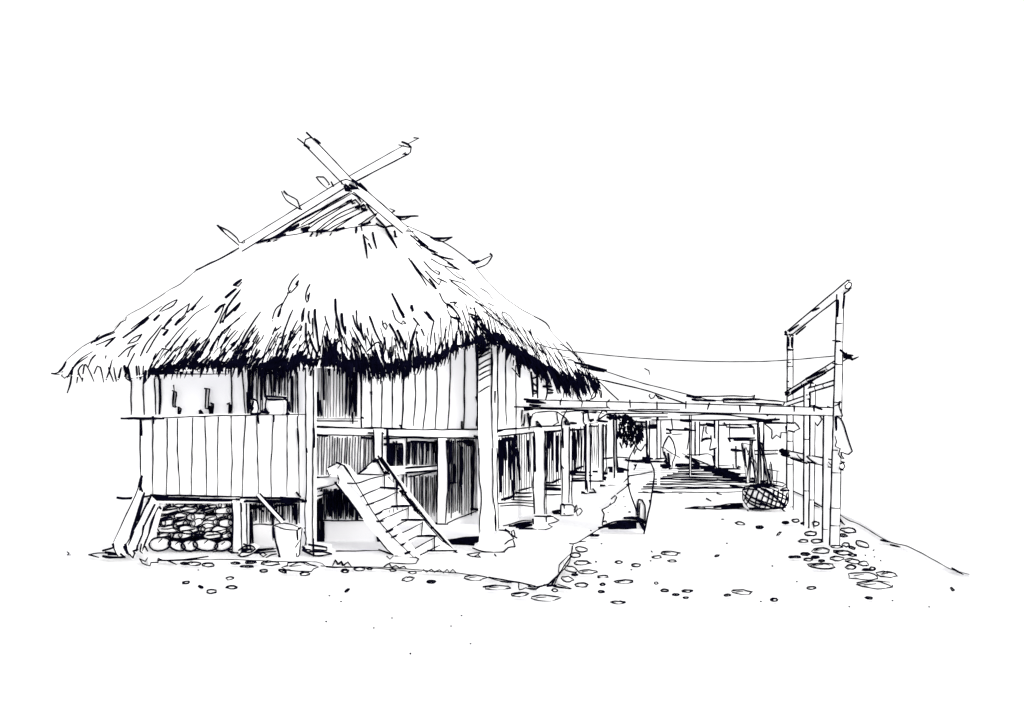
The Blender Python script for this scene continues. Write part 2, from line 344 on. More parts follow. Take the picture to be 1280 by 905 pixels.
roof.tr("""*3 60,185 110,145; *1.5 60,185 90,190 115,165; *3 10,262 75,205; *1.4 0,360 40,290 105,208; *3 65,345 100,295; 0,395 50,340 105,290; *1.1 0,490 60,420 145,352;
*2 60,650 130,500 230,350; 90,620 150,500 188,450; 100,640 180,560 160,600; 180,540 220,472; 200,552 225,510; 240,520 250,495; *1.2 300,410 310,405; 305,395 325,335 375,288;
*2.6 340,382 355,335; *1.4 345,350 375,290 410,225; *3.2 455,180 468,155; 395,232 420,230 468,180; 405,205 410,230 420,215; 405,205 430,155 470,110; 540,178 518,230 512,270 520,292; 540,230 530,280 520,292; *2.6 530,245 530,270;
*2.6 700,270 705,360 720,430 742,515; *1.4 490,415 490,370 505,325; 505,325 500,400 490,415; *2.6 480,468 490,438; *2.4 535,345 530,380 540,425; *2.6 572,335 575,420 590,530 600,600; 557,390 558,450 562,515; *2.2 515,420 515,520 540,620;
*1.6 635,375 650,430 665,475; *3 740,362 742,420 765,490; 765,440 765,495; *1.8 810,370 830,440 845,470; 832,342 840,430 880,530; *2.4 860,420 865,470 880,530; 900,450 910,500; *2 915,378 950,470 995,560; 
*1.5 995,405 1000,440 1018,465; 995,430 1015,420 1028,440 1018,465; *1.5 1060,338 1080,400 1125,430; 1145,425 1125,405 1115,428 1140,425; 1055,235 1090,310 1130,390; 1058,235 1100,320 1135,370; *3 1125,385 1135,380; *3 1180,310 1190,345; *2.4 1040,425 1080,500 1110,580;
*3 1090,465 1120,530 1145,590; 1145,530 1145,580; 305,495 325,445 330,470 360,440; *2 320,470 350,450; 335,510 360,480; 345,515 390,500; *1.8 355,560 390,440 435,335; 360,600 380,520 395,490; 410,530 430,470 462,405; 410,525 450,490 430,490 445,465;
40,590 80,530 100,520; 50,600 130,540 150,520; *1.2 60,570 130,460; 130,560 155,525 140,550; 0,550 40,500 75,465; 820,475 860,550 900,620; 815,510 850,570 880,650; 755,545 800,610 790,640; 800,550 850,620; 895,500 930,580; 630,500 640,560 650,640; 655,520 680,560; 680,560 720,515 710,560; 720,540 735,520; *1.3 470,585 510,530; 430,580 460,550; *1.3 1010,510 1020,560 1000,640; 1012,508 1000,600; *1.5 1045,570 1040,640; 1070,560 1060,630; 1165,680 1180,560 1207,450; 530,470 560,560 600,640; 540,530 590,640; 900,600 970,540 1000,640""", B, Z, w=1.6)
Z = (480, 260, 5.029)
roof.tr("""*2.4 0,105 60,210 82,252; *2 5,115 60,115 130,145; *1.4 130,145 185,150; *2.2 70,152 70,180 85,182; *1.4 130,110 190,165 240,215; *3 165,172 230,230 300,280; 200,220 240,258; *4 230,235 340,285; *4 270,255 360,310;
*3 300,290 380,315 435,322; *3.4 330,300 390,335 435,358; *1.8 295,320 370,360 475,388; *3 400,350 470,388; *2 380,370 450,430 515,458; 450,400 510,455; *1.5 250,335 300,390 345,420; 345,420 350,405 320,390; *1.6 155,315 200,380 272,488; 170,330 240,420 325,510;
*1.6 260,395 300,440 345,485; *2.2 285,445 330,510; *1.5 335,440 395,468; 395,468 360,455 345,485; 350,535 380,590 430,630 480,690; *1.6 400,630 395,600 430,620 475,690 420,680 400,640; *2 415,680 450,695 485,700; *3 440,690 480,700; *1.3 460,690 495,740;
415,595 460,590 440,610 465,630; 430,590 455,605; *1.6 410,450 500,480 610,570; *1.5 420,460 530,540 625,605; 465,505 520,550; *1.8 570,590 650,630 800,760; 575,585 640,640 700,700; 625,650 720,720 815,780; 700,700 800,770;
605,505 650,530 682,575; *2 655,600 690,617; *1.4 540,620 545,635 555,630; *2 535,665 580,680 615,705; *2.6 560,700 590,675; 545,680 590,735; *3 580,700 615,703; *1.5 740,670 745,655 790,680 850,770 905,850; 740,670 790,740 905,870; 860,740 905,800;
*1.5 50,538 90,610 130,690; *1.6 170,610 180,650; *3 170,620 182,648; *1.8 185,690 230,745; *1.5 250,650 315,710; *2.2 265,650 300,690; 315,710 300,780 290,860; *3 280,680 315,712; *2 205,775 212,790; 210,730 180,800 160,905; *2 235,760 255,805; *1.4 470,705 465,780; 575,700 580,780""", B, Z, w=1.5)
Z = (375, 250, 2.587)
roof.tr("*2.2 205,112 212,150 218,188; *1.6 210,118 222,130; *2.4 235,105 240,130 248,158; *2.4 222,140 232,158; *2.6 270,78 290,115 314,155; *2.6 306,100 310,120; *2.4 300,70 315,95; *2 240,80 300,85 350,98", B, Z)
# the black ragged eave fringe
low = lerpc([(95, 470), (170, 476), (190, 470), (240, 466), (300, 466), (330, 474), (360, 475), (372, 466), (383, 459), (400, 460), (425, 468), (440, 474), (460, 479), (478, 480), (500, 474), (515, 470), (525, 463), (545, 458), (560, 449), (575, 442), (590, 437), (605, 436), (615, 434), (635, 444), (650, 456), (665, 462), (680, 475), (695, 484), (706, 493), (722, 495), (735, 490), (752, 492)])
upp = lerpc([(95, 470), (150, 474), (185, 462), (220, 459), (250, 455), (270, 450), (300, 452), (315, 450), (350, 447), (360, 450), (370, 438), (385, 451), (400, 449), (412, 440), (420, 431), (430, 449), (450, 446), (480, 450), (500, 452), (520, 450), (545, 444), (560, 436), (575, 430), (590, 425), (608, 418), (625, 416), (645, 428), (665, 445), (680, 450), (695, 458), (712, 466), (740, 466), (752, 478)])
lean = lerpc([(95, .8), (200, .75), (280, .6), (360, .4), (400, .1), (430, -.2), (500, -.1), (560, .1), (600, -.3), (640, -.6), (700, -.55), (750, -.5)])
x = 186
while x < 752:
    if x > 650 and random.random() < .45: x += 1.6; continue
    a, b = upp(x), low(x); k = lean(x)+rnd(-.25, .25); u_ = a+rnd(-5, 5); d_ = b+(rnd(-9, 0) if random.random() < .55 else rnd(-2, 7))
    if d_-u_ > 4: roof.st([(x+(b-u_)*k*.5, u_), (x, (u_+d_)/2), (x-(d_-b)*.3+rnd(-1.5, 1.5), d_)], B, rnd(1.5, 3.0), taper=.75)
    if random.random() < .55:
        u_ = a-rnd(3, 18); roof.st([(x+(b-u_)*k*rnd(.8, 1.1), u_), (x+rnd(-1, 1), b-6)], B, rnd(1.3, 2.0), taper=.3)
    x += rnd(1.2, 2.3)
for i in range(170):
    x = rnd(195, 640); k = lean(x)+rnd(-.2, .2); L = rnd(8, 30); y = upp(x)-rnd(-4, 16)
    roof.st([(x+L*k, y-L), (x+L*k*.4, y-L*.5), (x, y)], B, rnd(.9, 1.3), taper=.3)
for i in range(45):
    x = rnd(640, 735); L = rnd(12, 34); y = upp(x)-rnd(-6, 10)
    roof.st([(x-L*.6, y-L), (x-L*.25, y-L*.5), (x, y)], B, rnd(1.0, 1.5), taper=.3)
x = 188
while x < 610:                        # dense core of the fringe
    a, b = upp(x), low(x); n_ = max(1, int((b-a-13)/5))
    for q in range(n_):
        f_ = lambda xx: upp(xx)+3+(low(xx)-upp(xx)-14)*(q+.5)/n_
        roof.st([(x, f_(x)+rnd(-2, 2)), (x+8, f_(x+8)+rnd(-2, 2)), (x+rnd(13, 19), f_(x+16)+rnd(-2, 2))], B, rnd(2.0, 3.3), taper=.5)
    x += rnd(13, 20)
for i in range(60):                    # hanging tufts on the right slope
    x = rnd(640, 750); b = low(x); L = rnd(16, 40)*(1 if x > 660 else .7)
    roof.st([(x-L*.45, max(b-L, 438+(x-660)*.3)), (x-L*.2, b-L*.5), (x, b+rnd(-8, 7))], B, rnd(1.5, 3.2), taper=.7)
for cxx in (660, 672, 686, 699, 711, 722, 733, 742):
    for i in range(4):
        x = cxx+rnd(-5, 4); b = low(x)+1; L = rnd(18, 30); roof.st([(x-L*.45, b-L), (x-L*.2, b-L*.45), (x, b+rnd(-3, 4))], B, rnd(2.0, 3.4), taper=.8)
Z = (580, 410, 6.033)
roof.tr("""440,0 520,160 600,330; 490,20 520,90; 500,10 510,60 530,100 580,260; *1.4 400,0 500,140 560,220; 380,10 480,170; 575,130 610,190 690,400; 640,220 680,330; *1.4 360,300 400,350 420,375; *2 420,375 425,240; 375,240 370,285; *3.2 395,220 415,350;
*1.3 700,180 730,190 740,210 800,228; 720,120 790,160 900,260; *3 830,260 1080,320; *4 880,290 1060,330; *3.4 850,340 980,385; *1.6 940,330 1000,400 1030,530; 1000,430 1020,480; 980,480 950,545 920,540; 850,505 870,540; 880,520 890,550 930,545; 960,540 990,520 1000,470; 1030,450 1040,530; *3 500,330 600,350; 780,240 830,250 860,340; *2.6 620,200 560,160""", B, Z, w=1.6)
Z = (60, 320, 5.029)
roof.tr("*3 500,700 520,790; *3.4 500,760 530,770; *3 615,720 600,800; *3 630,740 800,735; *4 630,725 820,720; *1.3 700,742 1130,742; *3 480,690 490,740; *3 690,740 700,780", B, Z)
ro = roof.build('thatched_roof', H)

# --- gable with bamboo battens
gb = M(); GP = 14.2
gb.slab([(300, 305), (440, 236), (500, 284), (470, 283), (400, 290), (340, 297)], GP, .06)
Z = (320, 150, 5.333)
gb.tr("""*2.6 0,820 130,780 240,700 420,600 650,470; *1.3 300,700 480,580 640,490; *1.2 240,740 330,700 600,550 640,525; 330,740 440,660 630,550; *1.3 350,700 500,610 640,545; 400,740 530,640 700,560;
420,740 560,650 690,590; 470,740 590,670 740,600; 500,745 640,650 740,590; *3.4 160,760 290,690; *4 220,740 290,700; *5 300,730 360,710; *5 310,745 350,735; *5 400,745 480,735; *3 130,785 200,760; *3 530,740 590,715; *3.4 520,735 580,720;
*1.3 0,820 120,785 250,765 360,745 520,742 640,715 810,700; *2.4 800,690 850,715 920,705 990,740; *1.3 990,740 1050,742; *3 70,830 95,800 100,830 140,800 130,825; *2.4 380,750 360,775 375,780; *2.4 410,755 400,790 415,788; *2.2 430,760 440,750; *2 505,750 490,775;
*3 670,710 665,755; *2.2 700,700 707,742; *1.5 680,700 810,620 750,680; *4.5 700,700 765,680; *2.4 800,650 860,710; *2.4 600,550 640,530; *3 630,540 650,560; *2 640,545 660,530 690,560 680,590; *1.6 640,560 660,550 660,560; 700,570 720,560 735,600; *5 700,590 745,600; *4 660,585 720,570; 660,580 690,600;
*1.4 650,480 700,510 718,540 700,555; *2.4 670,500 700,545; *2.2 735,560 800,640""", FY(GP), Z, w=1.5)
gb.build('gable', H)
# --- thatch strokes just under the gable: on the roof mesh itself
# --- crossed ridge poles
p = M(1.15); p.pole((300, 310, 13.95), (436, 226, 14.0), 8.5, 8.5, cap=False); p.pole((436, 226, 14.0), (508, 187, 14.0), 8, 11, cap=False)
Z = (320, 150, 5.333)
p.tr("*3.4 970,145 1010,160 1030,180; *1.5 950,165 1030,185; *1.6 1010,155 1035,180 1030,215 1010,232; *3.6 985,225 1010,230; *1.2 1000,165 1085,122; *1.8 1050,118 1088,122; *1.5 975,230 1000,215", 13.95, Z)
p.build('crossed_pole', H)
p = M(1.15); p.pole((387, 178, 13.75), (437, 230, 13.8), 12, 11, cap=False); p.pole((444, 234, 13.85), (507, 288, 14.0), 11, 9, cap=False)
p.tr("*1.8 275,122 320,155 360,190; *3 320,165 360,190; *2.2 335,82 385,130; *3.2 385,125 430,158; *1.5 320,165 330,130 360,118 385,125; *3 640,395 740,475; *3.6 690,420 740,470; *1.5 1050,770 1110,815; *2.4 1030,770 1060,790; *3.6 1080,800 1150,850", 13.7, Z)
p.build('crossed_pole', H)
p = M(); p.blob(at(438, 233, 13.78), .10, .10, .085)
p.tr("*1.5 565,405 600,398 660,420 680,450 690,465; *2.4 565,405 575,430; *5 590,430 620,450; *5 600,460 680,455; *4 600,470 640,475; *4 620,430 680,460; *3 640,400 680,430; *3 590,440 600,475; *2 640,490 690,520", 13.65, Z)
p.build('lashing_knot', H)
# --- horn shaped spikes along both slopes
def spike(txt, poly, z, Y):
    m = M(); ox, oy, q = z
    m.slab([(ox+a/q, oy+b/q) for a, b in poly], Y, .03); m.tr(txt, Y-.005, z, w=1.6); m.build('roof_spike', H)
Z1 = (60, 150, 4.267)
spike("900,560 960,590 1010,630 1020,650 1045,655; *3 905,562 940,600; *1.6 940,600 1020,670; *1.5 900,560 950,612; 1045,640 1050,655", [(900, 560), (1010, 625), (1030, 650), (1020, 665), (940, 605)], Z1, 13.9)
spike("170,475 200,530 300,600; 185,470 215,500; 215,500 275,535 290,580 312,598; *2.4 185,475 210,500; *3 285,590 310,598", [(175, 475), (215, 500), (275, 535), (295, 595), (205, 530)], Z, 13.95)
spike("410,378 400,380 430,420 478,458; 410,378 450,380 490,430 480,430; *2 500,410 530,465", [(405, 378), (455, 385), (485, 428), (475, 455), (430, 420)], Z, 13.98)
spike("*2.4 790,605 850,600 900,620 928,605; 928,605 890,590; 870,625 905,620", [(790, 605), (850, 598), (925, 605), (895, 622)], Z, 15)
spike("*2.4 915,640 980,645 1085,640; *1.6 870,625 960,665 1030,645; *3 930,650 970,660", [(870, 628), (915, 640), (1080, 640), (1020, 650), (960, 665)], Z, 15.5)
Z5 = (480, 260, 5.029)
spike("*2.8 285,190 350,190 430,182; *1.8 430,182 370,210 320,205; 290,190 320,205 ", [(285, 190), (430, 180), (370, 208), (325, 205)], Z5, 18)
spike("*2.4 530,325 570,350; *3 550,345 600,330; *1.6 570,350 670,300; *3 665,285 682,300; *1.6 682,300 650,350 580,380 528,393", [(548, 348), (600, 330), (680, 295), (645, 350), (575, 375)], Z5, 19.6)

# --- upper front wall behind the veranda and to the right of it (board wall)
W = M(); WY = 14.75
W.rect(162, 418, 612, 547, WY, .12)
W.tr("*1.6 164,475 164,522; *1.6 179,478 180,520 180,523; *1.6 193,470 195,523; *4 199,468 200,500 199,523; *1.8 289,462 290,520; *1.6 303,463 305,500 307,519", WY)
W.hatch(451, 452, 462, 520, WY, 3, (1.2, 1.4))
Z = (450, 400, 5.656)
W.tr("""*1.5 5,440 8,760; 80,400 82,500 82,770; *5 78,505 82,530; 155,430 155,600 150,770; 228,400 230,600 230,785; *2 308,400 305,580 295,765; 390,380 392,560 378,750; 465,300 465,600 440,800; *1.5 542,280 545,520 530,800; *1.6 640,240 635,500 618,795;
*2 740,160 738,500 732,790; *2.4 720,715 722,770 740,790; *1.8 820,150 830,500 832,800; *2.6 820,540 838,610 822,750; *1.4 300,765 420,775 880,770; *2.4 30,765 290,768; *2.4 290,740 295,770; *1.5 275,740 300,765""", WY, Z, w=1.6)
W.tr("*3 383,533 430,535; *1.5 383,533 450,535 482,535; *2.4 455,535 482,535; *1.5 388,523 452,523; *1.6 388,526 448,526; *2.4 451,521 455,523; *1.6 452,460 452,535", WY)
wo_ = W.build('front_board_wall', H)
# windows: close bars on a white panel, the dark of the openings inked on
def window(x0, y0, x1, y1, Y, step, extra="", label=None):
    m = M(); m.rect(x0, y0, x1, y1, Y-.03, .03)
    m.hatch(x0+1, x1-1, y0, y1-1, Y-.035, step*1.12, (1.0, 1.8), jb=2, skip=.03)
    if extra: m.tr(extra, Y-.04)
    o = m.build('barred_window', wo_)
    return o
window(309, 440, 372, 518, WY, 2.7, "*5 311,462 312,512; *4 316,462 315,500; *5 345,460 343,490; *4 350,460 349,492; *3.5 326,465 327,500; *4 330,465 331,495; *3 365,470 366,516; *3 338,462 339,492; *4 309,490 310,518; *3.4 320,505 324,516")
window(392, 440, 450, 523, WY, 2.9, "*4 393,455 393,520; *5 400,500 402,520; *4 434,470 432,518; *4.5 438,475 437,520; *5 442,465 443,515; *3.5 446,460 445,520; *4 404,460 405,500; *4.5 430,455 434,470; *3.4 411,455 412,470; *4 397,490 398,520; *3.4 441,515 441,530")

# --- veranda front wall and its boards
V = M(); VY = 12.8
V.rect(175, 521, 383, 621, VY, .06)
V.slab([(160, 519), (383, 516), (383, 520.5), (160, 522.5)], VY-.03, .1)
V.tr("""*3 151,523 205,523; *1.5 160,524 195,524; *1.4 203,522 300,519 382,518; *1.7 175,524 175,560 177,612; *4 176,525 177,545; *1.7 191,523 191,570 191,618; *1.7 209,523 209,570 208,620; 222,523 222,560 225,618; 241,522 240,570 239,620; 256,521 258,580 258,620;
*1.5 273,521 272,570 272,620; 289,519 290,580 289,622; 307,520 304,580 303,622; 321,520 322,560 323,622; 342,519 339,580 339,622; 359,519 359,560 359,620; *1.6 372,520 373,560 374,618; *2.4 372,535 373,560; *2.6 191,520 192,530; *1.6 150,623 185,620; *3 146,622 160,623 190,620; *4 188,619 210,620; *3.4 208,619 300,621; *3 300,622 375,623; *4 350,622 380,625; *3.4 370,615 376,622; *3 377,627 387,626; *2.4 322,518 324,530; *2.4 342,519 342,528""", VY-.035, w=1.6)
V.build('veranda_wall', H)
f = M(); f.slab([(175, 622), (383, 622), (383, 629), (175, 629)], VY-.02, 1.9)
f.tr("*3 185,624 290,626; *3 295,624 300,625; *3 305,627 340,626 380,625; *4 330,627 375,628; *3 307,626 345,629; *2 240,624 300,624; *3.4 190,622 250,623", VY-.03)
f.build('floor_beam', H)
# corner column, with line detail
c = M(); c.rect(384, 432, 393, 691, VY-.1, .14)
c.tr("*1.6 382,455 382,520 383,600 381,640 383,688; *1.8 392,462 392,540 391,580 391,698; *3 392,535 393,560; *2.4 383,560 384,566; *1.4 372,465 373,520; *3 389,463 388,470", VY-.11)
c.build('column', H)
c = M(); c.rect(372, 436, 383, 628, VY+.25, .12); c.tr("*1.5 371,462 372,520; *2 374,628 374,654", VY+.24); c.build('column', H)
# stilts below
def stilt(x0, y0, x1, y1, Y, txt=None, w=1.6, th=.14):
    m = M(); m.rect(x0, y0, x1, y1, Y, th)
    m.tr(txt or f"*{w} {x0},{y0} {x0},{(y0+y1)/2} {x0},{y1}; *{w} {x1},{y0} {x1},{(y0+y1)/2} {x1},{y1}", Y-.004); return m.build('stilt', H)
stilt(290.5, 626, 302, 690, VY, "*2 290,627 291,660 290,690; *1.6 301,626 302,660 302,690; *2.4 301,628 302,640; *1.6 291,628 302,626")
stilt(303, 628, 308, 690, VY+.1, "*1.6 308,628 309,684")
# low walls under the floor, the shade of the recesses inked on as hatching
u = M(); UY = 13.4
u.rect(308, 628, 373, 690, UY, .08)
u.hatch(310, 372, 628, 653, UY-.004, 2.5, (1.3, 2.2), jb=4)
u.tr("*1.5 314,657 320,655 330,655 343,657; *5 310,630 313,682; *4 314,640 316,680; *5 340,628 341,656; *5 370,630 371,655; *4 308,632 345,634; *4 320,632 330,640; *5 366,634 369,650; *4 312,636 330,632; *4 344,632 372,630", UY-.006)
u.build('under_floor_wall', H)
u = M(); u.rect(394, 540, 472, 600, 14.2, .08); u.hatch(397, 468, 546, 596, 14.19, 3.1, (1.2, 1.7), jb=3, lean=-1.5)
u.tr("*4 392,543 410,545; *3 388,543 400,544; *1.5 388,543 430,544 468,545; *2.4 394,545 394,596; *4 393,530 395,545; *2.4 460,541 480,542; *3 452,547 478,549; *1.6 466,545 467,570", 14.185)
u.build('slatted_panel', H)
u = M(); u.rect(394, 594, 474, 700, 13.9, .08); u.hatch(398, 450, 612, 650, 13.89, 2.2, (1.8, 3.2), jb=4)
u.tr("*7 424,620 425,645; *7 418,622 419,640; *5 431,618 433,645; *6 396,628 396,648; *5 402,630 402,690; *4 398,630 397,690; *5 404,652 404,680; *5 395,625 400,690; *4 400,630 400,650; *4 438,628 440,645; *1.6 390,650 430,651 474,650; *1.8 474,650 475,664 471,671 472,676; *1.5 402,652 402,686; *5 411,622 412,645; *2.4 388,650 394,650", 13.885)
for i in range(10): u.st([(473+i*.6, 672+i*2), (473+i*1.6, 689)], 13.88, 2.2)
u.build('low_wall', H)
u = M(); u.slab([(393, 598), (424, 594), (424, 604), (393, 609)], 13.5, .5)
u.tr("*3 389,597 400,597; *1.5 390,597 410,596 421,593; *2.4 389,612 400,611; *1.6 389,612 410,608 421,604; *1.6 421,593 424,604; *2.4 418,603 426,605; *2 393,621 420,614", 13.49)
u.build('landing_board', H)

# --- dark plank screens right of the stairs
u = M(); PY = 14.6
u.rect(472, 545, 598, 655, PY, .08)
u.hatch(486, 503, 553, 587, PY-.01, 2.3, (2, 3.2)); u.hatch(512, 546, 552, 583, PY-.01, 2.4, (1.4, 2.4)); u.hatch(514, 545, 595, 646, PY-.01, 2.6, (1.2, 1.9), jb=6)
u.hatch(559, 596, 550, 645, PY-.01, 2.6, (1.3, 2.4), jb=7); u.hatch(487, 503, 595, 640, PY-.01, 5, (1.2, 1.6))
Z = (400, 540, 5.03)
u.tr("""*3.4 265,40 470,40; *5 330,5 335,30; *4 390,0 392,90; *4 430,0 430,230; *3 390,78 520,75; *1.5 470,40 600,38 1006,42; *2.4 980,35 1006,38; *3 735,50 735,200; *5 560,60 560,200; *4 570,60 735,70; *3 540,225 740,210; *3 540,255 745,238; *1.5 560,282 745,245;
*1.6 520,75 525,380; *1.6 545,20 545,380; *5 440,100 440,240; *6 510,100 512,200; *6 495,110 500,160; *5 800,50 795,120; *5 820,60 815,200; *6 845,200 845,320; *6 890,90 888,330; *7 930,50 920,80; *5 965,60 965,300; *1.6 795,320 860,318; *5 440,240 515,265; *2.4 545,255 540,280;
*1.6 740,60 740,560; *1.5 790,120 800,300 790,400 788,570; *6 900,60 970,62; *6 920,75 960,80; *4 860,60 900,60; *3 725,575 800,575; *1.4 800,575 860,545 960,508 1006,490; *3 945,485 1006,485; *5 580,430 580,460; *1.4 585,460 600,500; *3 745,80 750,130; *4 965,100 960,480; *4 500,300 500,340; *6 490,300 510,330; *5 640,60 640,110; *5 680,60 684,120; *5 715,60 716,130; *3 695,605 730,595 """, PY-.012, Z)
u.build('plank_screen', H)
# posts of the middle bay
c = M(); c.rect(547, 548, 558, 655, PY-.25, .14); c.tr("*1.6 547,548 547,600 546,654; *1.8 558,550 560,600 557,654; *2 546,655 560,655", PY-.255); c.build('stilt', H)
c = M(); c.rect(467, 536, 478, 575, 14.1, .12); c.tr("*1.8 467,537 468,574; *1.8 478,540 478,572; *3 484,536 485,586", 14.09); c.build('stilt', H)
# floor edge board of the right half
c = M(); c.slab([(385, 534), (482, 536), (603, 537), (603, 547), (482, 545), (385, 543)], 14.45, .3); c.tr("*1.4 482,545 540,547 600,547; *2.4 592,545 602,547; *2.2 600,536 606,537; *1.4 385,534 440,535 520,537 604,537", 14.44)
c.build('floor_beam', H)
c = M(); c.slab([(487, 583), (548, 581), (548, 589), (487, 594)], PY-.15, .06); c.tr("*2.4 507,585 547,582; *2.4 507,591 549,588; *1.4 510,596 549,589", PY-.155); c.build('cross_rail', H)

# --- corner post (tallest) with hatched upper part
c = M(); c.rect(598, 420, 616, 668, 14.2, .24); c.slab([(616, 420), (622, 425), (622, 664), (616, 666)], 14.3, .2)
Z = (450, 400, 5.656)
c.tr("""*4 830,120 832,300 830,400; *2.6 830,300 828,540; *1.8 930,200 935,400 930,600 942,905; *3 932,240 934,410; *3 975,180 975,260; *2 970,200 975,600 972,800; *2.4 955,500 955,590; *1.5 840,265 870,235 918,205; *3 840,240 920,195; *5 840,215 915,170; *5 845,190 930,150; *1.6 838,270 925,225; 840,320 880,290 930,268; 842,355 880,330 930,308;
842,392 880,370 918,352; 842,430 880,405 930,380; 842,512 880,485 915,465; *3 845,235 880,210 920,200; *4 860,160 960,140; *5 900,150 960,175; *3 850,130 870,180""", 14.19, Z, w=1.7)
Z = (560, 560, 5.656)
c.tr("*1.6 220,0 222,200 235,300 232,430 222,500 225,610; *1.7 315,0 320,200 318,330 335,470 340,600; *2.6 335,470 338,600; *1.6 345,0 350,300 360,590; *1.5 235,590 270,610 340,615 360,600", 14.19, Z)
c.tr("*1.6 597,545 598,570", 14.19)
c.build('corner_post', H)
# --- side wall running back on the right
WP = PL(Vector((-.25, 16, 0)), Vector((9, -2.35, 0)))
wd = Vector((-.25, .06, 0))
sw = M(); sw.slab([(620, 405), (756, 470), (756, 534), (620, 546)], WP, d=wd)
Z = (580, 410, 6.033)
sw.tr("""*1.8 315,170 315,500 322,735; *1.5 390,280 392,500 392,900; *4 505,330 512,400 520,520; *3 550,330 556,530; *4 520,380 550,370; *3.4 515,410 550,440; *3 520,470 555,480; *2 520,500 550,490; *2.4 620,400 630,480 615,540; *4 630,460 670,470; *4 640,490 670,488; *3 600,440 660,440;
*2 230,780 300,765 400,755; *1.4 240,770 430,755 560,745; *1.8 520,745 720,735 900,720 1080,705; *1.8 260,815 400,800 600,780; *2.6 600,785 900,762; *4 230,780 290,770; *1.6 900,745 1080,735""", WP, Z)
sw.build('side_wall', H)
sl_ = M(); sl_.slab([(620, 546), (756, 534), (765, 606), (620, 668)], WP, d=wd)
def L2(x0, y0, x1, y1): return lerpc([(x0, y0), (x1, y1)])
sl_.hatch(624, 668, L2(620, 548, 668, 540), L2(624, 625, 668, 612), WP, 2.6, (1.3, 2.2)); sl_.hatch(682, 702, 540, L2(682, 608, 702, 603), WP, 2.6, (1.2, 2.0)); sl_.hatch(715, 734, 535, L2(715, 592, 735, 588), WP, 2.5, (1.2, 2)); sl_.hatch(740, 757, 532, 580, WP, 3.0, (1.2, 1.8))
sl_.tr("*6 626,550 627,595; *6 624,550 626,615; *5 641,548 643,612; *7 630,548 632,575; *5 646,560 650,600; *4 637,552 638,600; *6 685,540 686,560; *5 690,540 691,575; *5 697,545 697,590; *5 718,540 719,590; *5 716,545 717,575; *4 733,535 733,575; *5 668,545 669,575; *4 723,538 724,560; *7 629,550 642,548; *4 660,550 661,590; *4 641,600 642,625", WP)
Z = (560, 560, 5.656)
sl_.tr("*1.4 295,395 460,385 625,390; *1.4 370,410 500,405 655,418; *2.4 400,370 430,345; *4 380,365 450,350; *2 470,320 595,317; *2.2 440,345 590,345; *2 500,300 590,275; *1.5 450,365 620,375; *4 440,350 470,330; *3.4 480,315 520,318; *2.2 690,262 800,265; *2.6 685,292 815,296; *1.6 690,330 815,330; *4 700,245 740,245; *3 740,245 790,220; *2 690,280 800,285; *2.2 855,172 1000,172; *1.6 875,215 1000,212; *4 870,165 910,160; *3 900,150 955,128; *2 870,190 1018,195; *1.5 870,235 1018,232; *2.4 850,178 900,180", WP, Z)
sl_.tr("*2.4 250,720 330,722; *1.5 80,720 230,725; *1.6 90,745 220,748; *2 90,785 200,790 330,795", WP, (700, 470, 6.033))  # base shadows inked onto the wall
sl_.build('under_floor_wall', H)
# side stilts in front of that wall
def sstilt(x0, x1, y0, y1, Y, txt):
    m = M(); m.rect(x0, y0, x1, y1, Y, .2); m.tr(txt, Y-.005); m.build('stilt', H)
sstilt(668, 680, 537, 652, 17, "*1.7 668,540 669,575 666,600 668,645; *3 667,545 669,590; *1.7 681,538 681,600 681,650; *1.5 684,540 683,600 683,652; *2 667,618 668,645")
sstilt(702, 712, 532, 636, 18.5, "*1.7 703,535 701,570 703,600 702,642; *2.6 703,535 704,560; *1.6 712,533 712,600 711,630; *1.8 716,535 715,600 715,630; *1.6 702,582 705,586")
sstilt(732, 736, 528, 616, 22, "*3 732,530 732,612; *2 738,528 738,612; *2 733,600 735,615")
sstilt(748, 753, 528, 600, 24, "*1.6 748,530 748,585; *2.6 754,530 754,600; *1.6 758,530 758,585")
sstilt(767, 771, 520, 600, 24, "*2.4 767,520 768,598; *1.8 771,520 771,588")

# foundation stones under the posts: things of their own
def stone_poly(poly, Y, th, txt, z, label, group='foundation stones under the house posts'):
    m = M(); ox, oy, q = z; m.slab([(ox+a/q, oy+b/q) for a, b in poly], Y, th); m.tr(txt, Y-.005, z)
    tag(m.build('foundation_stone'), label, 'stone', group)
Z = (560, 560, 5.656)
stone_poly([(225, 600), (340, 615), (365, 580), (420, 590), (465, 630), (450, 665), (475, 700), (420, 710), (390, 735), (310, 738), (180, 710), (215, 690)], 12.7, .45,
 "*1.8 360,580 420,590 470,640; *2 490,638 455,618 450,590 465,580 475,630; *1.8 400,682 430,655 465,640; *1.6 460,650 475,698; *2 475,698 425,705 395,735 320,738; *2 320,738 240,730 170,705; *3 400,575 440,595", Z, 'large rough stone under the tall corner post')
stone_poly([(610, 485), (740, 485), (785, 510), (710, 540), (738, 558), (690, 578), (640, 578), (600, 565)], 15.4, .4,
 "*2 610,482 700,485 750,485; *1.6 750,490 785,512 710,538; *1.6 710,540 738,558 680,578 635,578; *3 600,500 605,540; *3.4 700,480 730,480; *2 695,490 697,525", Z, 'pale angular stone under the second post from the corner')
stone_poly([(800, 400), (880, 400), (910, 440), (880, 475), (800, 480)], 17.75, .4,
 "*1.8 800,400 880,402 905,430; *1.8 800,480 890,472; *2 798,400 798,480; *1.6 905,405 895,460 915,440 910,400; *1.6 935,425 950,445 915,480 905,440 935,425; *1.6 820,405 825,430; *1.6 820,460 828,470; *3 800,395 830,405", Z, 'boxy stone with a pebble beside it under the third post')
Z = (240, 580, 6.463)
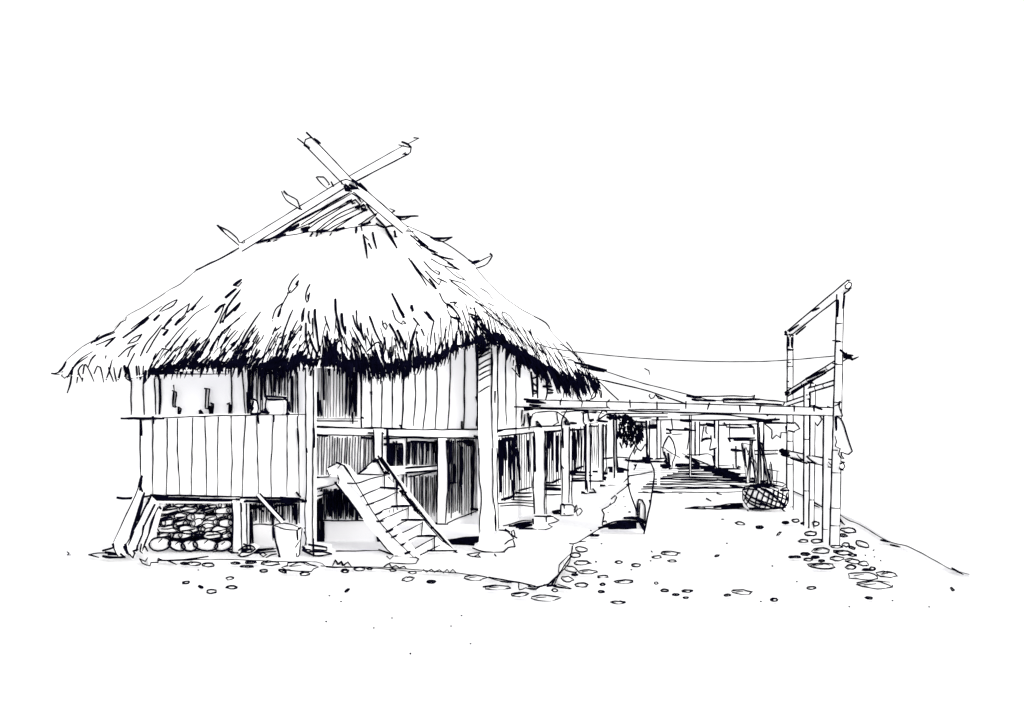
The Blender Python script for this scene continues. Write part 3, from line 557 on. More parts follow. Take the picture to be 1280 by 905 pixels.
stone_poly([(890, 680), (940, 650), (1090, 670), (1090, 700), (1130, 728), (990, 735), (890, 710)], 12.3, .3,
 "*2.6 940,650 1000,660 1090,672; *1.8 1090,672 1092,700; *2.4 950,705 1060,708 1130,728; *2 1130,728 1000,740 890,700; *2 890,670 920,690 960,690; *1.8 980,690 1090,700; *3 890,665 915,680; *1.5 905,545 920,600 910,660; *2.4 980,600 982,750; *2 905,520 920,515; *3 890,690 980,738", Z, 'flat stacked stone at the foot of the column right of the bucket')
stone_poly([(375, 700), (410, 670), (470, 655), (515, 685), (480, 715), (440, 745), (380, 740)], 12.25, .2,
 "*2 290,700 320,720 375,715; *2 370,735 400,750 450,740 500,715; *2 375,700 410,675 470,655 515,685 480,712 400,715 375,740; *3.4 400,705 470,690; *2 410,680 450,720; *3 440,660 450,700; *2 470,665 480,700; *2.4 415,645 470,665; *2.6 400,690 490,685; *2 545,730 575,715 600,735 575,750 545,730; *2 400,715 420,690 460,700", Z, 'small broken stone beneath the stilt beside the firewood')

# ------------------------------------------------------------------ staircase
S = empty('wooden_staircase', (-1.4, 12.6, 0), 'short steep plank staircase leaning up to the raised floor', 'staircase')
Z = (400, 540, 5.03)
LS = SEG((427, 580, 13.35), (510, 697, 12.25)); RS = SEG((474, 570, 14.0), (571, 691, 12.7))
m = M(); q = [(45, 245), (50, 222), (110, 197), (150, 212), (600, 790), (470, 778), (420, 740), (360, 660), (265, 545), (120, 340), (105, 330), (120, 285), (60, 280)]
m.slab([(400+a/5.03, 540+b/5.03) for a, b in q], LS, d=(.07, .05, 0))
m.tr("*1.6 50,225 110,195; *2.4 100,190 150,210; *1.6 45,240 60,275 70,265; *2.6 150,210 210,300; *1.4 210,300 380,570 560,760 600,790; *1.6 110,270 120,300 115,325; *2.6 100,325 160,400; *3 160,400 265,545; *1.6 130,205 110,230; *3 250,535 268,545; *1.6 360,660 420,740 460,770; *2 355,560 375,565", lambda x, y, l: LS(x, y, l+.07), Z)
m.build('stringer', S)
m = M(); m.slab([(474, 573), (477, 571), (571, 691), (567, 690)], RS, d=(.02, .05, -.02))
m.tr("*3.4 365,150 430,250; *3 385,160 560,420; *1.6 390,240 600,480 840,755; *2 560,420 700,590 860,760; *1.2 440,300 650,550 820,745; *2.6 410,250 420,280; *3.4 640,550 670,560; *2.4 830,740 865,762; *3 570,440 580,460; *3 500,370 545,382", RS, Z)
m.build('stringer', S)
m = M(); m.slab([(448, 593), (468, 576), (482, 592)], 13.9, .05); m.tr("*1.8 240,265 290,220 345,170; *5 330,185 370,175; *3.4 365,180 405,265; *2.4 345,165 400,240; *1.6 240,265 405,268; *1.5 255,255 300,225; *2.4 240,265 262,245; *5 405,250 440,265", 13.89, Z); m.build('newel_cap', S)
treads = [("*2 170,322 220,325; *1.6 200,325 260,315 340,290 425,268; *1.6 405,265 405,360", [(190, 325), (425, 265), (425, 285), (500, 350), (375, 355), (255, 405)]),
 ("*1.6 255,408 310,380 375,355; *3 378,348 500,355; *3 480,300 485,380; *1.6 483,380 483,490", [(255, 408), (375, 355), (500, 350), (480, 378), (290, 460)]),
 ("*1.6 290,460 390,425 480,378; *2.4 290,460 340,445; *1.6 350,520 400,490 450,475; *3 450,468 570,465; *1.6 555,470 553,550; *2.6 350,520 390,500", [(290, 462), (480, 378), (570, 465), (450, 470), (350, 520)]),
 ("*1.6 375,560 460,520 560,475; *3 360,562 400,560; *1.6 415,630 480,590 545,560; *3 512,552 660,552; *1.6 645,565 638,655; *3 415,630 460,610", [(375, 562), (560, 472), (655, 552), (520, 555), (418, 628)]),
 ("*1.6 450,662 550,620 645,570; *2.8 450,662 480,655; *1.6 515,712 560,680 610,655; *3 610,655 735,652; *1.8 720,655 720,745; *3 510,712 550,695", [(450, 664), (645, 565), (730, 652), (605, 657), (512, 714)]),
 ("*1.6 540,765 640,710 725,660; *3 535,765 580,745; *1.6 580,795 660,760 755,710; *2.2 675,745 760,745 860,745; *2.6 565,795 600,790", [(540, 766), (725, 660), (850, 745), (680, 745), (590, 792)])]
for txt, poly in treads:
    m = M(); a = Vector((400+poly[0][0]/5.03, 540+poly[0][1]/5.03)); 
    def TS(x, y, l, LS=LS, RS=RS):
        pl = LS(x, y, 0).y; xl = 427+(y-580)*.71; xr = 476+(y-571)*.79
        tt = max(0, min(1, (x-xl)/max(1, xr-xl))); return at(x, y, (LS(xl, y, 0).y)*(1-tt)+RS(xr, y, 0).y*tt-l-.01)
    m.slab([(400+a_/5.03, 540+b_/5.03) for a_, b_ in poly], TS, d=(0, .02, -.03)); m.tr(txt, lambda x, y, l: TS(x, y, l+.05), Z); m.build('tread', S)

# ------------------------------------------------------------------ things around the house
# leaning planks
Z = (70, 590, 6.463)
def plank(poly, Ytop, Ybot, ytop, ybot, txt, label):
    sf = SEG((0, ytop, Ytop), (0, ybot, Ybot)); m = M(); ox, oy, q = Z
    m.slab([(ox+a/q, oy+b/q) for a, b in poly], sf, .06); m.tr(txt, sf, Z); tag(m.build('leaning_plank'), label, 'plank', 'planks leaning at the left end of the house')
plank([(695, 25), (715, 160), (565, 580), (590, 660), (520, 690), (475, 640), (465, 570)], 12.65, 12.2, 600, 690,
 "*3 695,30 665,120; *3.6 690,60 675,150; *3 695,30 680,100 700,160; *1.4 665,120 640,190 560,360 465,570; *3.4 715,165 660,400; *4 710,180 640,400 600,530; *1.5 600,530 565,580; *1.5 465,575 470,620 500,680; *3 460,580 465,610; *3 560,580 575,660; *4 550,600 590,670; *2.6 520,660 560,690; *3.4 560,610 570,650", 'widest leaning plank, outermost at the left end of the house')
plank([(765, 200), (820, 260), (650, 600), (620, 695), (580, 630), (580, 590)], 12.7, 12.2, 622, 697,
 "*2.4 765,200 700,330 620,490; *1.6 630,480 580,600; *1.8 575,600 600,670 620,695; *2 620,695 640,650; *3.4 760,210 740,260; *2.4 800,260 740,380 710,440; *3.4 710,430 700,500; *1.8 700,500 665,580 650,620; *4 660,590 650,640; *3 620,640 665,625; *3.4 630,650 640,660", 'middle one of the three leaning planks, with a pointed foot')
plank([(815, 270), (850, 290), (800, 480), (720, 600), (695, 655), (675, 640), (695, 560)], 12.75, 12.3, 628, 692,
 "*3 815,280 770,420 750,500; *1.6 750,500 720,580 700,640; *1.6 730,540 700,620; *1.8 690,580 680,640 700,655; *2.4 720,600 740,640; *4 820,290 800,330; *3 835,280 850,300", 'narrowest leaning plank, right against the firewood stack')

# firewood
back = M(); back.rect(196, 627, 291, 688, 13.35, .05, INK); back.build('recess_shade_panel', H)  # black panel painted in for the shade between and behind the logs
rows_ = [(631, 7.5), (638, 8), (646, 8), (654, 9), (662, 9), (669, 8)]
for ri, (yy, hh) in enumerate(rows_):
    x = 197+rnd(-2, 3)
    while x < 288:
        xe = min(x+rnd(13, 27), 292)
        if xe-x < 7: break
        cx, w_ = (x+xe)/2, xe-x; cy = yy+rnd(-1.8, 1.8); tl = rnd(-.12, .38) if w_ > 10 else 0; Y = 12.95+rnd(-.05, .05); h2 = hh*rnd(.75, 1.15)
        m = M(); m.blob(at(cx, cy, Y), w_*.53*Y/F, .06, h2*.60*Y/F, tl, p=.8, jit=.3)
        pts = []
        for i in range(15):
            a = i/14*2*math.pi+rnd(0, .3); ca, sa = math.cos(a), math.sin(a)
            ex = math.copysign(abs(ca)**.8, ca)*w_*.53*rnd(.92, 1.06); ey = math.copysign(abs(sa)**.8, sa)*h2*.58*rnd(.8, 1.12)
            pts.append((cx+ex*math.cos(tl)+ey*math.sin(tl), cy-ex*math.sin(tl)+ey*math.cos(tl)))
        m.st(pts, Y-.06, rnd(1.3, 2.2), taper=.2)
        if random.random() < .55:
            e = w_*rnd(.12, .3)*random.choice((-1, 1)); r_ = h2*.36
            m.st([(cx+e+r_*math.cos(q)*.8, cy+r_*math.sin(q)-e*math.sin(tl)) for q in [k*.9 for k in range(8)]], Y-.08, 1.4, taper=.2)
        else: m.st([(cx-w_*.35, cy+rnd(0, 2)), (cx, cy+rnd(-1, 1)), (cx+w_*.35, cy-rnd(0, 2.5))], Y-.08, rnd(1.3, 2))
        if random.random() < .3: m.st([(cx-w_*.3, cy+h2*.3), (cx+w_*.3, cy+h2*.25-w_*.1)], Y-.085, rnd(2.5, 4))
        nth = ['first', 'second', 'third', 'fourth', 'fifth', 'sixth'][ri]
        tag(m.build('firewood_log'), 'short split log in the %s row from the top of the firewood stack' % nth, 'log', 'split logs in the %s row of the stack' % nth)
        x = xe+rnd(-1.5, .5)
big = [(200, 680, 27, 17, .1, 'plump round stone at the left end of the bottom row under the firewood'), (221, 682, 22, 12, -.35, 'tilted dark-edged stone, second from left under the firewood'), (237, 682, 20, 14, 0, 'round stone in the middle of the bottom row under the firewood'),
       (257, 681, 31, 15, -.1, 'widest oval stone in the bottom row under the firewood'), (279, 682, 22, 12, .3, 'tilted stone at the right end of the bottom row under the firewood')]
for cx, cy, w_, h_, tl, lab in big:
    Y = 12.75; m = M(); m.blob(at(cx, cy, Y), w_*.47*Y/F, .07, h_*.47*Y/F, tl, jit=.12)
    pts = [(cx+w_*.5*math.cos(a/14*6.5)*math.cos(tl)+h_*.5*math.sin(a/14*6.5)*math.sin(tl), cy-w_*.5*math.cos(a/14*6.5)*math.sin(tl)+h_*.5*math.sin(a/14*6.5)*math.cos(tl)) for a in range(15)]
    m.st(pts, Y-.06, 2.2, taper=.2); m.st([(cx+w_*.1, cy-h_*.4), (cx-2, cy-h_*.1)], Y-.09, 1.6)
    tag(m.build('base_stone'), lab, 'stone', 'rounded stones under the firewood')

# jar and pot on the veranda rail, things hung on the wall
def flatpot(name, prof, cx, base, Y, txt, z, label, cat):
    c_ = at(cx, base, Y); m = M(); m.lathe(c_, [(r*Y/F, h*Y/F) for r, h in prof], n=24); b = BV(m, Y); m.tr(txt, lambda x, y, l: at(x, y, Y-.155-l), z); return tag(m.build(name), label, cat)
Z = (300, 440, 5.656)
flatpot('clay_pot', [(11, 0), (13.2, 2), (13.8, 9), (13.6, 18), (12, 19.5), (13, 20.5), (13, 23)], 345.5, 518, 12.83, "*3 172,312 240,314 330,320; *2.6 195,335 320,335; *3.6 180,320 195,330; *5 310,325 335,345; *2 185,340 180,390 200,430; *5 150,420 210,435; *3.4 170,400 190,430; *2.6 335,340 335,390 330,430; *6 325,430 350,440; *2 190,330 185,345; *3 345,350 350,420", Z, 'squat lidded white pot standing on the veranda rail', 'pot')
flatpot('small_jar', [(4, 0), (5, 3), (4.6, 10), (2.6, 15), (2, 19)], 319, 518, 12.83, "*3.4 85,325 100,340; *2.4 100,335 120,345 130,400 125,430; *3.4 95,345 85,400 80,430; *4 75,435 100,440 150,430; *2.4 95,390 85,415", Z, 'small pointed jar left of the lidded pot on the rail', 'jar')
Z = (140, 440, 5.656)
def hung(poly, txt, label, name='hanging_tool', cat='tool'):
    m = M(); ox, oy, q = Z; m.slab([(ox+a/q, oy+b/q) for a, b in poly], 14.70, .04); m.tr(txt, 14.69, Z); tag(m.build(name), label, cat, 'small things hanging on the veranda back wall')
hung([(432, 275), (455, 282), (445, 385), (430, 385)], "*1.6 435,232 440,275; *1.8 425,272 455,285 445,380 455,392; *2.4 437,280 430,385 450,392", 'thin tool hanging on a peg at the left of the veranda back wall')
hung([(465, 390), (490, 400), (480, 465), (468, 460)], "*2.4 470,385 468,450; *2.2 470,390 490,402 480,440 488,465; *2 470,430 485,415", 'short narrow tool standing low beside the leftmost peg', )
hung([(665, 262), (690, 262), (680, 405), (662, 400)], "*2.2 652,258 695,262; *2 665,262 662,400 690,405; *2 690,262 680,400", 'long narrow tool, tallest of those on the veranda back wall')
hung([(692, 365), (715, 368), (710, 455), (695, 450)], "*3 690,380 695,455; *2 695,360 718,368 708,465; *1.6 705,370 705,440", 'short tool hanging just right of the tallest one')
hung([(620, 405), (640, 430), (622, 462)], "*4 622,410 625,460; *3 622,410 642,432; *3 642,432 622,462; *4 628,420 632,450", 'small black wedge resting on the rail', 'wedge', 'wedge')
hung([(825, 365), (845, 370), (842, 445), (828, 445)], "*2.2 812,370 835,358; *2.4 830,365 828,445; *2 845,370 842,440; *1.6 835,370 838,430", 'narrow tool hanging next to the left window jamb line')

# bucket with a stick
m = M(); bc = at(360, 697, 12.35); Yb = 12.35
m.lathe(bc, [(10*Yb/F, 0), (13*Yb/F, .02), (14.5*Yb/F, .15), (17*Yb/F, .40)], n=32); BB = BV(m, Yb-.15)
Z = (240, 580, 6.463)
m.tr("*2.4 655,500 670,600 700,720 715,770; *1.6 650,505 655,620; *1.5 670,490 740,480 820,490 860,510; *1.7 660,495 740,525 860,535; *2.6 715,770 760,780 810,775; *2 810,775 850,755 870,730; *1.6 870,730 875,620 890,520; *3 700,735 712,765; *2.4 850,540 855,615; *1.6 835,675 870,615; *3.4 655,510 665,600; *3 860,525 880,515; *1.5 845,720 842,760; *2 675,620 682,632; *1.4 700,720 705,760", BB, Z)
tag(m.build('bucket'), 'tapered pale wooden bucket standing in front of the column', 'bucket')
m = M(); m.pole((323, 619, 12.75), (353, 652, 12.4), 4, 4.5, cap=False, w=2.2); tag(m.build('ladle_stick'), 'thin stick leaning out of the bucket', 'stick')

# boulder with a bent withy
m = M(); Z = (700, 540, 5.656)
bp = [(295, 655), (305, 620), (312, 575), (295, 550), (345, 520), (400, 450), (490, 375), (540, 380), (560, 470), (600, 520), (600, 640), (590, 690), (500, 680), (330, 680)]
YB = 15.2
m.slab([(700+a/5.656, 540+b/5.656) for a, b in bp], YB+.1, .5)
m.tr("*1.6 295,550 345,525 360,500; *1.6 360,475 390,448 402,460 385,495 350,520; *1.5 400,440 450,405 485,375; *2 295,550 312,578 300,640 298,660; *1.8 305,635 325,628 330,640; *5 300,670 400,655 540,655; *6 340,675 540,675; *5 400,645 590,630; *7 460,662 540,665; *5 500,605 590,625; *5 540,600 600,640; *3 270,680 330,665; *3 450,608 540,605; *5 580,640 595,690; *1.8 300,665 400,630 500,625; *6 380,668 470,668; *1.6 390,515 392,520; *1.8 450,458 455,458; *2 340,568 342,572; *2.2 460,525 462,530; *2.6 485,565 500,566; *2.2 545,590 555,475 600,520 600,650; *1.8 560,600 565,500", YB+.09, Z)  # outline, plus thick strokes that ink the shadow along the base
tag(m.build('boulder'), 'broad pale boulder with an inked shadow along its foot beside the terrace edge', 'boulder')
m = M()
hoop = [(570, 790), (580, 760), (600, 690), (640, 500), (665, 300), (640, 220), (605, 80)]
m.tr("*2 570,795 578,765 600,690 635,520 665,300 645,225 625,170 605,85; *1.9 550,590 510,470 480,350 488,200 530,100; *3 550,600 595,700; *2 535,90 545,120 570,135 600,85; *1.8 540,120 525,160; *2 530,100 520,150; *1.6 485,310 560,300 655,280; *1.6 490,315 450,355; *3 470,375 500,365; *3 635,480 640,510; *1.8 520,230 540,235 520,270; *2 560,770 575,780 565,795", 15.2, Z)
tag(m.build('bent_withy'), 'tall thin withy bent into a loop beside the boulder', 'withy')

# dark hanging foliage bunch
m = M(); rr = random.Random(5)
for i in range(150):
    a = rr.uniform(0, 6.28); q = rr.uniform(0, 1)**.5; x = 788+q*16*math.cos(a); y = 540+q*19*math.sin(a)
    if x < 776 and y < 524: continue
    m.st([(x, y-rr.uniform(2, 5)), (x+rr.uniform(-2, 2), y+rr.uniform(2, 5))], rr.uniform(19.6, 20.4), rr.uniform(1.4, 2.8))
for i in range(26): 
    x = rr.uniform(757, 782); m.st([(x, 519+rr.uniform(-3, 3)), (x+rr.uniform(4, 12), 521+rr.uniform(-2, 6))], rr.uniform(19.8, 20.2), rr.uniform(2, 3.2))
m.tr("*1.6 300,290 320,262 345,265 360,290; *2 350,290 400,300 430,300; *2.4 470,300 510,300 560,340; *3 560,360 600,430 625,490; *2 560,350 590,400; *2.6 600,470 625,490; *2.4 450,500 470,545; *2.4 530,540 560,500", 19.9, (700, 470, 6.033))
tag(m.build('hanging_leaf_bunch'), 'dense black bunch of leaves hanging below the bamboo beam', 'foliage')

# ------------------------------------------------------------------ bamboo drying frame on the right
D = empty('bamboo_frame', (5.2, 16.4, 0), 'tall open bamboo drying frame with jointed poles at the right', 'frame')
def bpole(a, b, w0, w1, nodes, name='upright_pole', w=1.5, cap=False, extra=None, z=None, sf=None, lines=(1, 1)):
    m = M(); m.pole(a, b, w0, w1, nodes, w=w, cap=cap, lines=lines)
    if extra: m.tr(extra, sf, z)
    m.build(name, D)
Z = (960, 340, 5.656)
bpole((987, 640, 19.4), (987.5, 418, 19.3), 7, 5.5, (.03, .27, .4, .62, .7, .82, .91), extra="*3 140,460 148,530; *3 172,460 170,540; *1.6 130,770 150,775; *1.6 132,638 165,640; *1.8 132,545 182,550", z=Z, sf=19.2)
bpole((1043, 682, 13.6), (1050, 368, 13.6), 11, 7, (.08, .15, .29, .38, .57, .72, .81), w=1.6, extra="*5 490,195 490,320; *4 495,200 490,300; *4 540,165 530,260; *1.8 475,365 525,365; *1.8 455,485 515,488; *1.8 455,645 490,650", z=Z, sf=13.45)
bpole((987, 416, 19.3), (1061, 356, 13.5), 6, 9, (), 'top_beam', w=1.7, extra="*5 120,420 140,440; *3.4 150,420 220,370; *3.6 200,440 265,385; *4 150,440 180,450; *2.4 310,275 365,255; *1.8 570,70 590,80 590,100 570,122 548,115 545,95 570,70; *2.4 560,60 580,58; *3.4 540,150 575,130; *2.4 530,165 560,135; *3 120,440 160,455", z=Z, sf=SEG((987, 416, 19.1), (1061, 356, 13.3)))
Z2 = (960, 470, 6.958)
bpole((1031.5, 677, 14.2), (1032.5, 520, 14.2), 6, 5, (.1,), w=1.5, lines=(0, 1.2))
bpole((1008, 657, 16.3), (1008, 483, 16.3), 6, 5, (.25, .45, .62, .8), w=1.6)
bpole((1014, 661, 16.0), (1016, 480, 16.0), 5, 5, (.2, .5, .85), w=1.6)
bpole((983, 493, 19.2), (1060, 444, 13.5), 4.5, 5, (.35, .45, .6, .75), 'sloping_rail', w=1.8, extra="*6 130,865 150,850; *5 170,850 290,780; *5 270,755 400,700; *4 540,585 600,590; *5 540,600 590,610; *2 590,620 640,600; *3 510,550 590,620; *3.4 300,770 410,715; *2.6 580,590 600,625; *6 290,775 320,790", z=Z, sf=SEG((983, 493, 19), (1060, 444, 13.2)))
bpole((984, 505, 19.1), (1010, 496, 16.2), 4, 4, (), 'short_rail', w=1.8)
bpole((1011, 488, 16.2), (1047, 477, 13.7), 4.5, 4, (.3, .6), 'short_rail', w=2.0)
bpole((979, 566, 19.2), (1055, 583, 13.4), 6, 9, (), 'lower_rail', w=1.6, extra="*7 110,650 190,675; *5 120,680 200,690; *6 125,640 160,670; *2 255,685 340,765; *2.6 340,700 420,765; *2.4 490,740 520,800; *2 530,750 590,820; *1.8 655,755 668,790 650,810 620,800 625,775; *2.6 630,765 655,750; *4 480,745 510,790; *2.4 200,715 330,760", z=Z2, sf=SEG((979, 566, 19), (1055, 583, 13.2)))
m = M(); m.pole((972, 565, 19.5), (935, 566, 22), 3.4, 3.2, cap=False); m.build('lower_rail', D)
# rag things hanging on the frame
def rag(poly, txt, z, Y, label, name='hanging_cloth', cat='cloth', grp='cloths hanging on the bamboo frame'):
    m = M(); ox, oy, q = z; m.slab([(ox+a/q, oy+b/q) for a, b in poly], Y, .02); m.tr(txt, Y-.005, z, w=1.6); return tag(m.build(name), label, cat, grp)
rag([(590, 340), (640, 380), (680, 500), (735, 655), (700, 680), (645, 660), (625, 690), (605, 620), (590, 600)], "*2 590,345 630,370 660,430 690,530 735,655; 735,655 700,680 640,660; 640,660 640,690 662,718; 662,718 630,710 612,680 630,630 585,610; 585,610 600,570 585,520; *4 590,350 598,480", Z2, 13.5, 'long pale cloth hanging from the outermost pole')
rag([(585, 260), (630, 215), (625, 260), (648, 350), (590, 340)], "580,262 610,250 630,215; 630,215 622,260 648,350; 648,350 600,345", Z2, 13.55, 'small upturned flap of cloth atop the outermost pole')
rag([(400, 335), (450, 335), (470, 380), (430, 435), (405, 400)], "*1.8 400,330 450,335 470,375 430,436; 430,436 405,395", Z2, 15.2, 'small pointed pennant between the two inner poles')
rag([(175, 405), (230, 405), (277, 455), (225, 485), (170, 480)], "*2.4 165,405 230,410; 230,400 278,458 230,478; *2.4 175,475 232,492", Z2, 19.0, 'small arrow shaped cloth on the far upright')
Z4 = (840, 470, 5.325)
rag([(620, 320), (760, 320), (755, 380), (725, 380), (722, 415), (695, 395), (662, 420), (660, 360)], "620,322 665,360 660,410 668,420; 668,420 695,395 722,415; 722,415 725,378 760,380 758,330", Z4, 19.3, 'zigzag edged rag left of the far upright')

# long bamboo beam to the house and what hangs on it
G = empty('bamboo_beam', at(650, 509, 17), 'long jointed bamboo beam running from the house to the frame', 'beam')
def BP(t): return (655+(1050-655)*t, 508+(515-508)*t, 17.2+(14.1-17.2)*t)
m = M(); m.pole((655, 505, 17.2), (1048, 515, 14.1), 10, 9, (), w=1.5, cap=False)
sfB = SEG((655, 505, 17.0), (1048, 515, 13.9))
Z = (700, 400, 4.267)
m.tr("*2 0,425 2,455; *1.8 105,425 120,440 115,465; *1.8 265,425 250,440 250,460 265,472; *2 372,425 375,468; *2 517,435 518,475; *2 672,432 672,475; *2.2 798,440 785,478; *2.2 958,455 962,490; *2.2 1070,455 1062,495; *2 1250,455 1250,490", sfB, Z)
m.tr("*1.8 700,505 702,498; *3 655,499 680,503; *4 658,502 682,504; *4 662,506 676,507; *1.8 632,508 660,509 700,510 760,510; *3 1018,508 1028,512; *2 1034,508 1040,510; *2.4 1017,506 1018,515; *1.6 785,512 850,512", sfB)
m.build('pole', G)
m = M(); m.pole((760, 519, 20), (835, 519, 20), 3, 3, cap=False); m.tr("*2.4 836,515 880,516 960,518; *1.6 850,519 900,518 965,525 970,522; *2 850,525 970,525; *4 935,523 965,526; *4 945,526 975,524; *3 850,525 865,527; *1.6 765,511 825,511 980,517; *2.4 957,517 960,520", 19.9); m.build('lower_pole', G)

# rope, cables
def rope(pts, w, name, label):
    m = M(); a, b = pts[0], pts[-1]; m.st([(x, y) for x, y, d in pts], SEG(a, b), w, taper=0, wob=.15); tag(m.build(name), label, 'rope', 'ropes running from the roof')
rope([(664, 427, 16.5), (700, 437, 16.5), (780, 446, 16), (860, 451, 15), (940, 452, 14.6), (1000, 449, 14), (1052, 444, 13.7)], 1.2, 'rope', 'longest sagging rope from the thatch to the tall bamboo frame')
rope([(738, 458, 23), (800, 478, 23), (860, 493, 24), (886, 500, 24)], 1.3, 'rope', 'upper taut rope from the roof corner to the far shelter')
rope([(738, 472, 22), (800, 486, 21), (832, 496, 19), (858, 505, 17)], 1.7, 'rope', 'lower taut rope ending on the bamboo beam, with a knot')
rope([(748, 476, 22.5), (760, 488, 22), (773, 500, 21)], 1.6, 'rope', 'shortest steep rope just below the roof corner')
m = M(); m.tr("*1.6 480,395 475,405 485,420 500,415 510,395 520,405; *2 520,405 560,425; *1.5 510,400 525,420 555,425", 19.5, (700, 400, 4.267)); tag(m.build('rope_knot'), 'small looped knot on the lower rope', 'knot')
m = M(); m.tr("*1.5 450,258 475,270 480,292", 21.9, (700, 400, 4.267)); tag(m.build('flying_bird'), 'tiny curved bird in the open air above the ropes', 'bird')

# railing arcs: round baskets on the side ledge
Z = (580, 410, 6.033)
arcs = [([(420, 745), (430, 690), (445, 620), (480, 615), (500, 640), (480, 745)], "*1.8 440,615 430,690 420,750; *1.8 450,740 460,650; *1.6 480,640 490,745; *4 450,615 520,615; *3 480,640 490,660; *1.6 430,740 450,720; *2 500,660 490,770", 'narrow first woven hamper on the side ledge'),
 ([(500, 740), (510, 670), (560, 635), (640, 628), (700, 632), (710, 720)], "*1.8 500,740 500,690 520,650 550,635; *1.6 550,635 640,628 700,632; *1.6 700,632 705,690 715,720; *2.4 548,700 550,745; *1.8 550,700 590,745; *5 555,735 590,745; *1.6 670,735 710,715", 'widest round hamper, second on the side ledge'),
 ([(735, 740), (740, 680), (770, 630), (870, 625), (905, 700), (900, 735)], "*1.8 738,770 740,690 775,620; *1.6 700,630 770,680 800,725; *1.6 730,635 870,625 1000,640; *1.6 895,640 905,720; *3 760,700 765,725 800,730; *4 800,715 850,720; *1.6 765,690 790,725", 'middle round hamper crossed by a curved stick'),
 ([(930, 720), (935, 640), (1000, 635), (1030, 680), (1080, 705)], "*1.8 930,610 945,700; *5 920,630 945,635; *1.6 900,650 930,640; *1.6 900,640 905,700; *1.6 1080,630 1040,625 1020,660 1010,700; *2 1000,700 1080,650; *5 950,700 980,690; *3 1010,700 1086,705; *1.6 880,640 1000,632 1060,650", 'rightmost small hamper on the side ledge')]
for poly, txt, lab in arcs:
    m = M(); ox, oy, q = Z; m.slab([(ox+a/q, oy+b/q) for a, b in poly], 17.6, .3); m.tr(txt, 17.59, Z); tag(m.build('hamper'), lab, 'hamper', 'round hampers in a row on the side ledge')

# ------------------------------------------------------------------ far shelter with hanging washing
K = empty('open_shelter', (5.6, 27, 0), 'distant open bamboo shelter with thin posts and washing lines', 'shelter')
KY = 27
m = M(); m.slab([(864, 494), (945, 494), (950, 499), (985, 501), (985, 505), (868, 500)], KY, .3)
Z = (840, 470, 5.325)
m.tr("*4 95,132 200,145; *4 130,155 180,162; *1.5 130,135 550,133; *2.4 550,125 545,150; *1.5 130,155 340,165; *3 340,155 585,155; *1.6 340,165 350,175 560,180; *2.2 340,155 345,180; *1.6 585,155 760,172; *2.6 560,185 730,190; *1.5 740,195 755,170; *1.5 550,180 745,195; *3.4 180,160 290,165", KY-.02, Z); m.build('roof_edge', K)
m = M(); m.slab([(853, 529), (990, 529), (990, 533), (853, 533)], KY, .1)
m.tr("*3.4 180,325 360,328; *6 225,322 290,330; *1.5 360,322 580,320; *1.6 360,340 540,345; *5 505,325 545,345; *2.4 540,345 545,390; *2.4 345,310 365,335; *3 580,310 760,315; *1.6 560,318 700,318; *5 570,300 650,305", KY-.02, Z); m.build('eave_rail', K)
def kpost(x, y0, y1, w, Y=KY, lw=1.8):
    m = M(); m.pole((x, y0, Y), (x, y1, Y), w, w, cap=False, w=lw); m.build('post', K)
kpost(863, 518, 595, 1.0, lw=1.2); kpost(871.5, 527, 570, 4, 26.8); kpost(895.5, 526, 585, 3.5, 26.6, 2.0); kpost(951, 528, 600, 5.5, 26.4, 2.2); kpost(823.5, 526, 575, 3.4, 27, 1.5); kpost(810, 526, 574, 2.2, 27.2, 1.5)
m = M(); m.slab([(775, 525), (828, 525), (828, 534), (775, 534)], 27.3, .1); m.tr("*1.4 690,330 900,332 1086,335; *2.6 560,345 650,348; *3.4 580,380 655,385; *6 665,385 740,388; *4 670,375 740,370; *3 735,310 735,390; *1.6 730,340 735,520; *2.4 650,335 660,620; *1.6 560,395 660,400; *1.6 840,320 850,410; *2.6 700,285 790,295; *2 760,250 785,295; *1.3 600,320 690,318; *1.8 800,405 1020,410; *1.5 940,390 1000,410; *1.4 845,442 925,438; *1.3 960,550 970,480", 27.2, (700, 470, 6.033)); m.build('eave_rail', K)
# a low back wall
m = M(); m.tr("*1.5 100,520 150,525 240,520 270,530; *2 270,530 280,590; *1.6 280,590 300,615; *1.6 300,615 455,618", 26.5, Z); m.build('back_rail', K)
m = M(); m.tr("*1.6 0,355 120,358; *2.4 80,348 120,360 160,362; *1.6 115,358 115,400 100,490", 26.5, Z); m.build('washing_line', K)
def wash(poly, txt, Y, lab): rag(poly, txt, (840, 470, 5.325), Y, lab, 'hanging_garment', 'garment', 'washing hung in the far shelter')
wash([(210, 335), (230, 330), (240, 385), (270, 415), (195, 440)], "212,335 195,440; 228,335 228,370 240,388; *2.6 195,435 215,420 285,418", 26.3, 'leftmost garment of the washing, triangular')
wash([(255, 400), (295, 425), (300, 475), (252, 495), (262, 440)], "*2.4 258,395 262,430; 262,430 250,495; *2 250,495 300,478", 26.2, 'small garment second from left in the washing')
wash([(385, 345), (540, 345), (545, 410), (385, 415)], "385,315 385,410; *3.4 370,415 550,412; *3.6 410,425 560,425; *3 378,415 388,440; *2.4 545,350 548,390; *1.6 385,345 540,345", 26.2, 'widest rectangular sheet in the washing')
wash([(395, 490), (465, 495), (430, 610), (420, 610)], "*3 390,490 470,498; *2 425,465 428,610; 405,585 410,615; *2.4 430,610 460,605 435,598", 26.1, 'small T shaped garment below the wide sheet')

